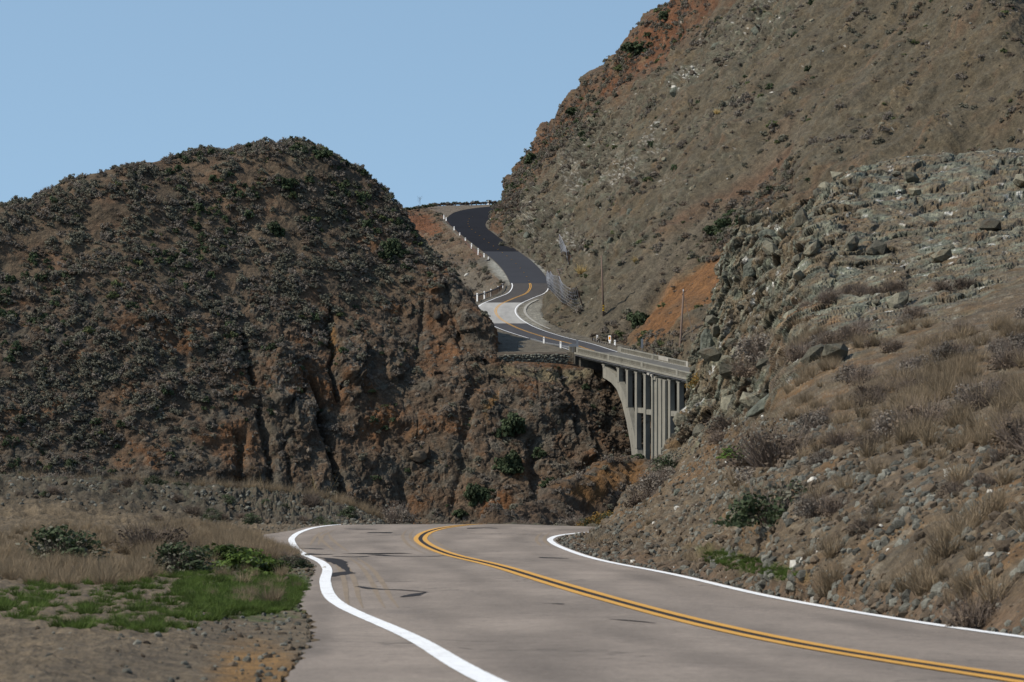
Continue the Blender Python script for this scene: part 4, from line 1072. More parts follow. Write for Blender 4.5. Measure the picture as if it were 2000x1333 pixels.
# ================================================================== GUARDRAILS, MARKER POSTS, SIGNS
def w_rail(mb, pts, zt_, h=.31, side=1):
    """corrugated beam along pts (x, y, ground z)"""
    pts = np.array(pts); t = np.gradient(pts[:, :2], axis=0); t /= np.linalg.norm(t, axis=1, keepdims=True); nn_ = np.stack([t[:, 1], -t[:, 0]], 1) * side
    prof_ = [(0, 0), (.08, .05), (.08, .11), (0, .155), (.08, .20), (.08, .26), (0, .31)]
    base_ = len(mb.v); k_ = len(prof_)
    for sgn in (0, 1):
        for p_, n_ in zip(pts, nn_):
            for (o_, z_) in prof_: mb.v.append((p_[0] + n_[0] * (o_ - .02 * sgn), p_[1] + n_[1] * (o_ - .02 * sgn), p_[2] + zt_ - .31 + z_))
    L_ = len(pts)
    for sgn in (0, 1):
        for i in range(L_ - 1):
            for j in range(k_ - 1):
                a = base_ + sgn * L_ * k_ + i * k_ + j
                f_ = (a, a + 1, a + k_ + 1, a + k_); mb.f.append(f_ if sgn else f_[::-1])
def guardrail(pts, label, m_rail, m_post, spacing=1.9, side=1, ht=.78, blocks=True, group=None, zfix=None):
    c_ = curve(np.array(pts, float), 60)
    o0 = tuple(c_[0]); root = empty('guardrail', o0); tag(root, label, 'guardrail', group)
    L_ = c_ - c_[0]
    mb = MB(); w_rail(mb, L_, ht, side=side); mb.build('rail', m_rail, root)
    d_ = np.concatenate([[0], np.cumsum(np.linalg.norm(np.diff(L_[:, :2], axis=0), axis=1))])
    t_ = np.gradient(L_[:, :2], axis=0); t_ /= np.linalg.norm(t_, axis=1, keepdims=True)
    pm = None
    for s_ in np.arange(.3, d_[-1], spacing):
        q_ = np.array([np.interp(s_, d_, L_[:, i]) for i in range(3)]); tx = np.interp(s_, d_, t_[:, 0]); ty = np.interp(s_, d_, t_[:, 1])
        if pm is None:
            mb = MB(); mb.box(-.1, .1, -.1, .1, -.5, ht + .06); pm = mb.build('post', m_post, root); o_ = pm
        else:
            o_ = bpy.data.objects.new('post', pm.data); col.objects.link(o_); o_.parent = root
        nx_, ny_ = ty * side, -tx * side
        o_.location = (q_[0] - nx_ * .16, q_[1] - ny_ * .16, q_[2]); o_.rotation_euler = (0, 0, math.atan2(ty, tx))
    return root
g = guardrail([P(1036,669,737), P(1048,672,733), P(1062,676,728), P(1095,682,718), P(1122,687.5,708)], 'grey guardrail with grey posts at the gravel pullout, left of the bridge entrance', M['galvanised'], M['galvanised'], 1.55, side=1)
mb = MB(); mb.box(-.35, 1.0, -.1, .12, .42, .86); mb.build('end_terminal', M['galvanised'], g)
guardrail([P(1158,668,737), P(1170,674,733), P(1185,679,728), P(1212,685.5,720), P(1243,690.5,709)], 'curved guardrail leading to the right hand parapet of the bridge', M['galvanised'], M['post_timber'], 1.55, side=-1)
guardrail([P(925,586,806), P(945,581,818), P(962,575,826), P(976,568,836), P(985,560.5,850)], 'dark guardrail round the outside of the bend above the hill shoulder', M['rail_steel'], M['post_timber'], 1.6, side=1, ht=.95)
guardrail([P(931,515.5,914), P(940,517,908), P(950,516,905), P(957,512.5,908)], 'short dark guardrail at the upper gravel pullout', M['rail_steel'], M['post_timber'], 1.5, side=1, ht=.85)
guardrail([P(835,406,1092), P(850,405.5,1098), P(880,404.5,1106), P(930,402,1112), P(975,399.5,1120), P(1010,398,1127)], 'long dark guardrail on brown posts along the skyline at the road summit', M['rail_steel'], M['post_timber'], 1.9, side=-1, ht=.85)
# low rusty retaining board along the outer edge of the upper road
bpts = curve(np.array([P(836,406,1089), P(850,413,1070), P(862,423,1045), P(872,435,1022), P(888,452,992), P(905,470,962), P(925,488,936), P(944,505,916), P(955,513.5,906)]), 60)
root = empty('edge_wall', tuple(bpts[0])); tag(root, 'low rust brown timber edging along the outer side of the upper road', 'retaining edge')
for k in range(0, 57, 3):
    mb = MB(); a_, b_ = bpts[k] - bpts[0], bpts[k + 3] - bpts[0]
    mb.hexa([tuple(a_ + [0, 0, -.5]), tuple(b_ + [0, 0, -.5]), tuple(b_ + [.2, .1, -.5]), tuple(a_ + [.2, .1, -.5]), tuple(a_ + [0, 0, .28]), tuple(b_ + [0, 0, .28]), tuple(b_ + [.2, .1, .28]), tuple(a_ + [.2, .1, .28])])
    mb.build('board', M['rusty_steel'], root)
mb = MB(); mb.box(-.13, .13, -.03, .03, -.3, 1.08); mb.box(-.10, .10, -.045, -.032, .80, 1.02)
post_me = None
def marker(u, v_base, Y, label, group, orange=False, sc=1.0, z=None):
    global post_me
    x, y, zz = P(u, v_base, Y)
    root = empty('marker_post', (x, y, zz if z is None else z)); tag(root, label, 'marker post', group)
    if post_me is None:
        b = MB(); b.box(-.14, .14, -.05, .05, -.4, 1.15); o_ = b.build('paddle', M['white_plastic'], root)
        b2 = MB(); b2.box(-.075, .075, -.062, -.051, .82, 1.02); r2 = b2.build('reflector', M['galvanised'], root)
        post_me = (o_.data, r2.data)
    else:
        for nm, d_ in zip(('paddle', 'reflector'), post_me):
            o_ = bpy.data.objects.new(nm, d_); col.objects.link(o_); o_.parent = root
    root.scale = (sc * 1.15, sc * 1.15, sc * 1.15); root.rotation_euler = (0, 0, -.5)
    return root
for k, (u, v) in enumerate([(932,585,), (946,581), (959,576.5), (973,571), (981.5,566)]):
    marker(u, v, [806, 818, 826, 836, 845][k], 'white marker post on the bend guardrail, %s' % ['nearest the dark hill shoulder', 'second from the dark hill shoulder', 'at the middle of the rail', 'second from the rail tip', 'at the rail tip beside the white line'][k], 'white marker posts on the bend guardrail')
for k, (u, v, Y) in enumerate([(867,429,1032), (871.5,434,1024), (887,452,992), (898,464,975), (909,474,958), (921,485,941), (934,495,926), (945.5,505,915), (954,512,908)]):
    marker(u, v, Y, 'white marker post beside the black upper road, %s' % ['at the top of the row', 'second from the top of the row', 'third from the top', 'fourth from the top', 'in the middle of the row', 'fourth from the bottom', 'third from the bottom', 'second from the bottom', 'lowest of the row'][k], 'white marker posts along the upper road', sc=.92)
marker(953.5, 401, 1117, 'white marker post standing on the skyline guardrail', 'single marker posts', sc=1.0)
r = marker(959, 435.5, 1026, 'white square faced marker on the inside of the top bend', 'single marker posts', sc=1.0)
b = MB(); b.box(-.22, .22, -.06, -.036, .45, 1.15); b.build('plate', M['white_plastic'], r)
marker(1062.3, 674, 727, 'white marker post behind the grey guardrail, left one of two', 'markers at the bridge entrance', z=P(1062, 672, 727)[2])
marker(1095, 681, 716, 'white marker post behind the grey guardrail, nearer the bridge', 'markers at the bridge entrance')
marker(1166.5, 668, 738, 'white marker post at the flared end of the right hand guardrail', 'markers at the bridge entrance')
marker(1201, 678, 724, 'white marker post halfway along the right hand guardrail', 'markers at the bridge entrance')
r = marker(1191, 671, 731, 'white hazard marker with an orange patch above the right hand guardrail', 'markers at the bridge entrance')
b = MB(); b.box(-.26, .26, -.06, -.036, .35, 1.30); b.build('plate', M['white_plastic'], r)
b = MB(); b.box(-.16, .16, -.075, -.062, .62, 1.12); b.build('patch', M['orange_reflector'], r)
def sign(u, v, Y, w_, h0, h1, label, cat, m_='galvanised', post=.045):
    root = empty('road_sign', tuple(P(u, v, Y))); tag(root, label, cat)
    b = MB(); b.box(-post, post, -post, post, -.5, h1 - .1); b.build('post', M['galvanised'], root)
    b = MB(); b.box(-w_ / 2, w_ / 2, -post - .03, -post - .005, h0, h1); b.build('panel', M[m_], root)
    return root
s_ = sign(1119, 690, 706, 1.45, 1.15, 1.75, 'wide grey sign board back standing before the bridge parapet', 'sign')
sign(1127.5, 688, 705, .42, .65, 2.3, 'narrow grey upright marker panel at the left bridge corner', 'sign')
sign(1254, 689, 703.5, .45, .85, 2.55, 'narrow blue grey panel standing behind the right hand parapet', 'sign')
sign(1286.5, 694, 690, .28, .8, 1.35, 'small grey marker on a post behind the right hand parapet', 'sign', post=.06)

# ================================================================== UTILITY POLES
def on_surf(name, u, v):
    G, N = surf[name]; U, V = uv(G)
    d_ = (U - u) ** 2 + (V - v) ** 2 + G[..., 1] * .004
    k = np.unravel_index(np.argmin(d_), d_.shape); return G[k], N[k]
p1, _ = on_surf('mount', 1180, 617)
root = empty('utility_pole', tuple(p1)); tag(root, 'brown timber utility pole with yellow bands near its foot, on the slope', 'utility pole')
hpx = p1[1] / FP
b = MB(); b.tube([(0, 0, -1), (-.2, 0, 5 * 1), (-4.6 * hpx, 0, 117 * hpx)], [.21, .19, .14], 8); b.build('shaft', M['pole_timber'], root, smooth=True)
for z in (9, 13, 18):
    b = MB(); b.tube([(-.03, 0, z * hpx), (-.035, 0, (z + 2) * hpx)], .235, 10); b.build('yellow_band', M['yellow_band'], root)
b = MB(); b.tube([(-4.3 * hpx, 0, 108 * hpx), (-1.2 * hpx, .0, 20 * hpx)], .03, 5); b.build('conduit', M['rusty_steel'], root)
p2, _ = on_surf('mount', 1327, 678)
root = empty('utility_pole', tuple(p2)); tag(root, 'leaning grey brown utility pole with a small crossarm, beside the rocky outcrop', 'utility pole')
hpx = p2[1] / FP
b = MB(); b.tube([(0, 0, -1), (0, 0, 0), (6.5 * hpx, 0, 109 * hpx)], [.24, .22, .15], 8); b.build('shaft', M['pole_timber'], root, smooth=True)
b = MB(); b.tube([(3.0 * hpx, -.1, 101 * hpx), (15 * hpx, -.1, 113 * hpx)], .05, 6); b.build('arm', M['rusty_steel'], root)
b = MB(); b.tube([(6 * hpx, -.2, 108 * hpx), (6 * hpx, -.2, 112 * hpx)], .08, 6); b.build('insulator', M['white_plastic'], root)
b = MB(); b.tube([(6.3 * hpx, 0, 104 * hpx), (33 * hpx, 0, -8 * hpx)], .022, 4); b.build('guy_wire', M['net_steel'], root)

# ================================================================== ROCKFALL NETS
def net_fence(top, bot, label, npost, back=None, cell=.62, rust_posts=True):
    """chain-like net hung between posts; top and bot are world polylines"""
    n_ = 80
    tc_, bc = curve(np.array(top), n_), curve(np.array(bot), n_)
    o0 = tc_[0].copy(); root = empty('rockfall_fence', tuple(o0)); tag(root, label, 'rockfall fence')
    L_ = np.linalg.norm(tc_[-1] - tc_[0]); H_ = np.linalg.norm(tc_ - bc, axis=1).mean()
    nu_, nv_ = max(10, int(L_ / cell)), max(6, int(H_ / cell))
    sag = lambda a: abs(math.sin(a * math.pi * (npost - 1))) * .55
    def pt(a, c_):
        i = a * (n_ - 1); i0 = min(int(i), n_ - 2); f_ = i - i0
        t1 = tc_[i0] * (1 - f_) + tc_[i0 + 1] * f_; b1_ = bc[i0] * (1 - f_) + bc[i0 + 1] * f_
        t1 = t1 - np.array([0, 0, sag(a)])
        q = t1 * (1 - c_) + b1_ * c_
        q = q + np.array([-.35, -.8, 0]) * math.sin(math.pi * c_) * .5 + np.array([0, 1, 0]) * .3 * math.sin(a * 40) * c_
        return q - o0
    mb = MB()
    for i in range(nu_ + 1):
        mb.tube([pt(i / nu_, j / nv_) + np.array([.2 * (j % 2) * cell, 0, 0]) for j in range(nv_ + 1)], .040, 3, caps=False)
    for j in range(nv_ + 1):
        mb.tube([pt(i / nu_, j / nv_) + np.array([0, 0, (.25 * cell) * (i % 2)]) for i in range(nu_ + 1)], .040 if j else .06, 3, caps=False)
    net = mb.build('net', M['net_steel'], root); net['kind'] = 'stuff'
    for k in range(npost):
        a = k / (npost - 1); i = min(int(a * (n_ - 1)), n_ - 1)
        mb = MB(); t_ = tc_[i] - o0; b2 = bc[i] - o0
        mb.tube([tuple(b2 + np.array([.25, .6, -.6])), tuple(t_ + np.array([.05, .1, .15]))], .12, 6); mb.build('post', M['rusty_steel'] if rust_posts else M['rail_steel'], root)
    return root
def PS(u, v, dY=0):   # a point on the line of sight (u,v), dY metres in front of the mountainside
    q, _ = on_surf('mount', u, v); return P(u, v, q[1] - dY - 1.6)
def PT(u, v, ub, vb):
    q, _ = on_surf('mount', ub, vb); return P(u, v, q[1] - 4.6)
net_fence([PT(1067,535,1073,570), PT(1080,534,1083,575), PT(1092,541,1097,590), PT(1102,553,1110,597), PT(1115,563,1123,606), PT(1125,562,1141,608)],
          [PS(1073,570,2), PS(1083,575,2), PS(1097,590,2), PS(1110,597,2), PS(1123,606,2), PS(1141,608,2)],
          'large sagging grey wire rockfall net on posts above the bend', 7)
net_fence([PT(1066.5,535,1073,570), PT(1070,533,1073,570), PT(1075,531,1073,570)], [PS(1072,568,2), PS(1074,566,2), PS(1077,564,2)], 'narrow end panel of rusty rockfall net beside the asphalt edge', 3)
net_fence([PT(1092,458,1096,500), PT(1100,472,1104,512), PT(1106,486,1112,521)], [PS(1096,500,2), PS(1104,512,2), PS(1112,521,2)], 'upper tapering rockfall net with a pointed top, below the white rocks', 3)
root = empty('rockfall_fence', tuple(PS(1087, 545, 1))); tag(root, 'row of leaning rusty net posts between the upper and lower nets', 'rockfall fence')
o0 = PS(1087, 545, 1)
for (u0, v0, u1, v1) in ((1087,525,1097,546),(1093,523,1103,541),(1099,521,1110,538),(1107,520,1115,534),(1108,490,1124,522),(1094,460,1124,522)):
    mb = MB(); mb.tube([tuple(PS(u0, v0, 2.6) - o0), tuple(PS(u1, v1, .6) - o0)], .10, 6); mb.build('post', M['rusty_steel'], root)
for k in range(5):
    mb = MB(); mb.tube([tuple(PS(1086, 528 + 4 * k, 2) - o0), tuple(PS(1114, 522 + 4.5 * k, 2) - o0)], .035, 4); mb.build('cable', M['net_steel'], root)
for k in range(7):
    mb = MB(); mb.tube([tuple(PS(1096 + 3.5 * k, 466 + 8 * k, 2) - o0), tuple(PS(1106 + 3.2 * k, 464 + 8.5 * k, 2) - o0)], .04, 4); mb.build('cable', M['net_steel'], root)
# folded spare netting and a drain pipe
mb = MB(); p3, _ = on_surf('lhill', 947, 706)
root = empty('drain_pipe', tuple(p3)); tag(root, 'rusty culvert pipe end poking from the cliff under the stone wall', 'pipe')
ob = MB(); ob.tube([(-.2, 2.0, .2), (-.1, -.9, 0)], .48, 14, caps=False); ob.tube([(-.1, -.9, 0), (-.2, 2.0, .2)], .42, 14, caps=False); ob.build('barrel', M['rusty_steel'], root)
ob = MB(); ob.tube([(-.1, -.92, 0), (-.1, -.84, 0)], .5, 14, caps=False); ob.build('rim', M['rusty_steel'], root)
mb = MB(); q = P(1018, 676.5, 718); mb.box(-.6, .6, -.5, .5, -.2, .14); tag(mb.build('concrete_slab', M['pale_concrete'], None, origin=(0, 0, 0)), 'small pale concrete slab lying on the gravel pullout', 'slab').location = q

# ================================================================== PLANTS AND LOOSE STONES
def leaf_cloud(n, clumps, rad, ht, size, seed, spread=.24, stems=0, elong=1.6, up=.3):
    r = np.random.default_rng(seed)
    a = r.uniform(0, 2 * np.pi, clumps); e = np.arcsin(r.uniform(.0, 1, clumps)); k = r.uniform(.35, 1, clumps) ** .6
    cc = np.stack([np.cos(a) * np.cos(e) * k * rad * .78, np.sin(a) * np.cos(e) * k * rad * .78, np.sin(e) * k * ht * .85], 1)
    ci = r.integers(0, clumps, n)
    d = r.normal(size=(n, 3)); d /= np.linalg.norm(d, axis=1, keepdims=True)
    c = cc[ci] + d * (spread * r.uniform(.5, 1.2, n))[:, None] * np.array([rad, rad, ht * .8])
    c[:, 2] = np.maximum(c[:, 2], .02)
    nrm = d + r.normal(size=(n, 3)) * .5 + np.array([0, 0, up]); nrm /= np.linalg.norm(nrm, axis=1, keepdims=True)
    t = np.cross(nrm, r.normal(size=(n, 3))); t /= np.linalg.norm(t, axis=1, keepdims=True) + 1e-6; b = np.cross(nrm, t)
    s = size * r.uniform(.6, 1.4, n)[:, None]
    V = np.stack([c - t * s * elong / 2, c - b * s * .5, c + t * s * elong / 2, c + b * s * .5], 1).reshape(-1, 3)
    Q = np.arange(n * 4).reshape(n, 4)
    return V, Q
def twigs(n, ht, rad, w, seed, seg=2, lean=0.6):
    r = np.random.default_rng(seed); V = []; Q = []
    for i in range(n):
        a = r.uniform(0, 2 * np.pi); l = r.uniform(.5, 1) * ht; o = r.uniform(0, rad * .35)
        p0 = np.array([math.cos(a) * o, math.sin(a) * o, 0]); dr = np.array([math.cos(a) * lean * r.uniform(.2, 1), math.sin(a) * lean * r.uniform(.2, 1), 1]); dr /= np.linalg.norm(dr)
        side = np.cross(dr, r.normal(size=3)); side /= np.linalg.norm(side)
        pts = [p0]
        for k in range(seg):
            dr = dr + r.normal(size=3) * .22; dr /= np.linalg.norm(dr); pts.append(pts[-1] + dr * l / seg)
        for k in range(seg):
            w0, w1 = w * (1 - k / seg), w * (1 - (k + 1) / seg) + w * .12
            b0 = len(V); V += [pts[k] - side * w0, pts[k] + side * w0, pts[k + 1] + side * w1, pts[k + 1] - side * w1]; Q.append((b0, b0 + 1, b0 + 2, b0 + 3))
    return np.array(V), np.array(Q)
def plant_mesh(name, parts):
    Vs, Qs, mi, ms, n = [], [], [], [], 0
    for (V, Q), m in parts:
        if m not in ms: ms.append(m)
        Vs.append(V); Qs.append(Q + n); mi += [ms.index(m)] * len(Q); n += len(V)
    me = np_mesh(name, np.concatenate(Vs), np.concatenate(Qs), smooth=False, matidx=mi)
    for m in ms: me.materials.append(M[m])
    return me
far_protos = {}
def fp(key, ms): far_protos[key] = ms
fp('sage', [plant_mesh('foliage', [(leaf_cloud(420, 16, 1, .9, .13, 300 + k), 'sage')]) for k in range(3)])
fp('grey', [plant_mesh('foliage', [(leaf_cloud(360, 15, 1, .85, .12, 310 + k), 'grey_scrub'), (twigs(20, .9, .8, .02, 3 + k), 'twig')]) for k in range(3)])
fp('dark', [plant_mesh('foliage', [(leaf_cloud(330, 15, 1, .95, .17, 320 + k), 'dark_leaf')]) for k in range(3)])
fp('green', [plant_mesh('foliage', [(leaf_cloud(260, 13, 1, .8, .16, 330 + k), 'green_leaf')]) for k in range(2)])
fp('brown', [plant_mesh('foliage', [(leaf_cloud(170, 12, 1, .65, .14, 340 + k), 'dry_brown'), (twigs(30, .9, .8, .02, 13 + k), 'twig')]) for k in range(3)])
fp('tuft', [plant_mesh('tuft', [(twigs(60, .8, .9, .035, 350 + k, 2, 1.0), 'dry_grass')]) for k in range(2)])
stone_lib = []
for k in range(6):
    me = stone_mesh('rock', 400 + k); me.materials.append(M['loose_stone']); stone_lib.append(me)
brown_lib = [stone_mesh('rock', 440 + k) for k in range(3)]
for me in brown_lib: me.materials.append(M['brown_stone'])
def hidden_collection(name, meshes):
    c = bpy.data.collections.new(name)
    for i, me in enumerate(meshes):
        o = bpy.data.objects.new('%s_%02d' % (name, i), me); c.objects.link(o)
    return c
def scatter(name, pts, scl, idx, meshes, label, rotz=None, tilt=None):
    """geometry-nodes instances for what nobody could count"""
    me = bpy.data.meshes.new(name); pts = np.asarray(pts, F32)
    me.vertices.add(len(pts)); me.vertices.foreach_set('co', pts.ravel())
    n = len(pts)
    R = np.zeros((n, 3), F32); R[:, 2] = rng.uniform(0, 6.28, n) if rotz is None else rotz
    if tilt is not None: R[:, :2] = rng.normal(size=(n, 2)) * tilt
    S = np.asarray(scl, F32); S = np.stack([S] * 3, 1) if S.ndim == 1 else S
    a = me.attributes.new('rot', 'FLOAT_VECTOR', 'POINT'); a.data.foreach_set('vector', R.ravel())
    a = me.attributes.new('scl', 'FLOAT_VECTOR', 'POINT'); a.data.foreach_set('vector', S.ravel())
    a = me.attributes.new('pick', 'INT', 'POINT'); a.data.foreach_set('value', np.asarray(idx, np.int32))
    o = bpy.data.objects.new(name, me); col.objects.link(o)
    ng = bpy.data.node_groups.new(name, 'GeometryNodeTree')
    ng.interface.new_socket('Geometry', in_out='INPUT', socket_type='NodeSocketGeometry'); ng.interface.new_socket('Geometry', in_out='OUTPUT', socket_type='NodeSocketGeometry')
    N = ng.nodes; L = ng.links
    gi = N.new('NodeGroupInput'); go = N.new('NodeGroupOutput'); ip = N.new('GeometryNodeInstanceOnPoints'); ci = N.new('GeometryNodeCollectionInfo')
    ci.inputs[0].default_value = hidden_collection(name + '_source', meshes); ci.inputs['Separate Children'].default_value = True; ci.inputs['Reset Children'].default_value = True
    def na(nm, dt):
        q = N.new('GeometryNodeInputNamedAttribute'); q.data_type = dt; q.inputs['Name'].default_value = nm; return q.outputs[0]
    L.new(gi.outputs[0], ip.inputs['Points']); L.new(ci.outputs[0], ip.inputs['Instance']); ip.inputs['Pick Instance'].default_value = True
    L.new(na('pick', 'INT'), ip.inputs['Instance Index']); L.new(na('rot', 'FLOAT_VECTOR'), ip.inputs['Rotation']); L.new(na('scl', 'FLOAT_VECTOR'), ip.inputs['Scale'])
    L.new(ip.outputs[0], go.inputs[0])
    md = o.modifiers.new('scatter', 'NODES'); md.node_group = ng
    tag(o, label, kind='stuff'); return o
def sample(name, n, dens, seed, urange=None, vrange=None):
    """n points over a surface, weighted by dens(u, v, idx arrays) and by true cell area"""
    G, Nn = surf[name]; r = np.random.default_rng(seed)
    A = np.linalg.norm(np.cross(G[1:, :-1] - G[:-1, :-1], G[:-1, 1:] - G[:-1, :-1]), axis=2)
    U, V = uv(G[:-1, :-1]); W = A * dens(U, V, G[:-1, :-1])
    W = W * ((U > -120) & (U < 2700) & (V > -120) & (V < 1450))
    c = np.cumsum(W.ravel()); k = np.searchsorted(c, r.random(n) * c[-1]); k = np.minimum(k, W.size - 1)
    i, j = np.unravel_index(k, W.shape); f1_, f2_ = r.random((2, n))[:, :, None]
    P0 = G[i, j] + (G[i + 1, j] - G[i, j]) * f1_ + (G[i, j + 1] - G[i, j]) * f2_
    return P0, Nn[i, j], i, j
IND = []     # candidates for single shrubs: (apparent size, location, scale, rotation, mesh, place)
def shrubs(surfname, n, dens, seed, kinds, smin, smax, label, place, cap, sink=.12, name='scrub'):
    pts, nr, i, j = sample(surfname, n, dens, seed)
    r = np.random.default_rng(seed + 1)
    sc = smin + (smax - smin) * r.random(n) ** 2.2
    U, V = uv(pts); ks = list(kinds.keys())
    kn = fbm(pts * .06 + seed, 3, seed); pr = np.array([kinds[k] for k in ks], float)
    ph = r.random(n) + kn * .5
    cum = np.cumsum(pr / pr.sum()); ki = np.minimum(np.searchsorted(cum, np.clip(ph, 0, .9999)), len(ks) - 1)
    meshes = []; start = []
    for k in ks: start.append(len(meshes)); meshes += far_protos[k]
    idx = np.array([start[a] for a in ki]) + np.array([r.integers(0, len(far_protos[ks[a]])) for a in ki])
    pts = pts + nr * (-sink * sc)[:, None]
    rot = r.uniform(0, 6.28, n)
    S = np.stack([sc, sc, sc * r.uniform(.85, 1.35, n)], 1)
    big = np.argsort(-sc / pts[:, 1])
    vis = [b for b in big if 450 < U[b] < 1545 and -10 < V[b] < 1040][:cap]
    for b in vis:
        IND.append((tuple(pts[b]), tuple(S[b]), rot[b], meshes[idx[b]], place, ks[ki[b]]))
    rest = np.ones(n, bool); rest[vis] = False
    scatter(name, pts[rest], S[rest], idx[rest], meshes, label, rotz=rot[rest])
n1 = lambda G, s, sd: fbm(G.reshape(-1, 3) * s, 3, sd).reshape(G.shape[:2])
# left hill: dense grey scrub over the upper slope, thinner over the rock face
def d_l(U, V, G):
    up = 1 - sstep(520, 720, V + (U - 700) * .55)
    return (up * .9 + .035) * (sstep(-.3, .1, n1(G, .15, 501)) + .08) * (1 - .75 * sstep(850, 1000, U) * (V < 720))
shrubs('lhill', 13500, d_l, 511, {'sage': 6, 'grey': 5, 'brown': 3.5, 'green': .4, 'dark': .6}, .4, 1.55, 'grey green coastal scrub covering the left hill', 'on the scrubby left hill', 120, name='hillside_scrub')
def d_l2(U, V, G): return sstep(620, 700, V) * (sstep(-.15, .3, n1(G, .12, 502)) + .15)
shrubs('lhill', 2200, d_l2, 521, {'brown': 5, 'grey': 3, 'sage': 1.5, 'dark': .5, 'tuft': 2.5}, .3, 1.15, 'dry brown scrub and tufts on the cliff', 'on the cliff below the bridge end', 30, name='cliff_scrub')
def stk(U, V):
    q = np.column_stack([(.66 * U + .75 * V).ravel() / 22, (-.75 * U + .66 * V).ravel() / 130, np.zeros(U.size)])
    return sstep(.12, .35, fbm(q, 3, 508)).reshape(U.shape) * 2.2
def d_m(U, V, G):
    redge = np.interp(U, [1000, 1030, 1130, 1200, 1330, 1500], [372, 310, 205, 130, 0, -150])
    b = sstep(60, 0, np.abs(V - redge - 18)) * 4.0
    gl = np.exp(-(polydist(U.ravel(), V.ravel(), [(1545, 345), (1480, 390), (1400, 470), (1300, 570), (1230, 640), (1290, 670)]).reshape(U.shape) / 26) ** 2) * 2.6
    gl2 = blobg(U, V, 1430, 430, 90, 30, -40) * 2 + blobg(U, V, 1310, 690, 60, 18, 10) * 2
    band = sstep(.1, .4, n1(G, .08, 503)) * .5
    sl = blobg(U, V, 1330, 570, 120, 40, -38) * .95
    return (b + gl + gl2 + band + stk(U, V) + .08) * (1 - sl) 
def blobg(U, V, *a): return blob(U.ravel(), V.ravel(), *a, .3, 0).reshape(U.shape)
shrubs('mount', 15000, d_m, 531, {'grey': 5, 'sage': 3.5, 'brown': 3, 'dark': .5, 'green': .5}, .35, 1.5, 'low grey scrub streaking the mountainside', 'on the mountainside', 70, name='mountain_scrub')
shrubs('mount', 5000, lambda U, V, G: sstep(-.1, .3, n1(G, .2, 504)) + .2, 541, {'brown': 4, 'tuft': 3, 'grey': 2}, .18, .5, 'small dry tufts over the mountainside', 'on the mountainside', 0, name='mountain_tufts')
shrubs('emb', 1500, lambda U, V, G: (sstep(-.2, .2, n1(G, .12, 505)) + .2) * (1 - blobg(U, V, 815, 440, 34, 18, 10) * .9), 551, {'grey': 5, 'sage': 3, 'brown': 2, 'tuft': 3}, .4, 1.5, 'grey scrub on the bank left of the upper road', 'on the embankment left of the upper road', 30, name='bank_scrub')
shrubs('spur', 2300, lambda U, V, G: sstep(-.2, .2, n1(G, .15, 506)) * (1 - blobg(U, V, 1190, 948, 80, 20, -8) * .8) + .2, 561, {'grey': 5, 'sage': 2, 'brown': 4, 'dark': .3}, .4, 1.5, 'brown and grey brush at the foot of the bridge', 'at the foot of the bridge piers', 40, name='canyon_scrub')
# single shrubs, the largest in view
PL = {}
for loc, S, rz, me, place, kind in IND:
    kn = {'sage': 'grey green', 'grey': 'twiggy grey', 'dark': 'dark green', 'green': 'fresh green', 'brown': 'dry brown', 'tuft': 'straw coloured'}[kind]
    root = bpy.data.objects.new('shrub', me); col.objects.link(root)
    root.location = loc; root.scale = S; root.rotation_euler = (0, 0, rz)
    tag(root, '%s rounded shrub growing %s among many alike' % (kn, place), 'shrub', '%s shrubs %s' % (kn, place))
def big_bush(surfname, u, v, r_px, label, kinds='dark', n=5, hz=1.0, name='bush', cat='bush'):
    q, nr = on_surf(surfname, u, v); R = 1.3 * r_px * q[1] / FP
    root = empty(name, tuple(q)); tag(root, label, cat)
    r = random.Random(int(u * 7 + v))
    for k in range(n):
        a = r.uniform(0, 6.28); d = R * .45 * (k > 0)
        o = bpy.data.objects.new('foliage', r.choice(far_protos[kinds])); col.objects.link(o); o.parent = root
        o.location = (math.cos(a) * d, math.sin(a) * d * .5 - R * .3, -.25 * R + r.uniform(-.35, .3) * R * hz); s = R * r.uniform(.55, .8)
        o.scale = (s, s, s * hz); o.rotation_euler = (0, 0, r.uniform(0, 6))
    b = MB(); b.tube([(0, 0, -.8 * R), (.05 * R, 0, -.1 * R), (-.05 * R, 0, .3 * R)], [.09 * R, .07 * R, .03 * R], 6); b.build('stem', M['bark'], root)
    return root
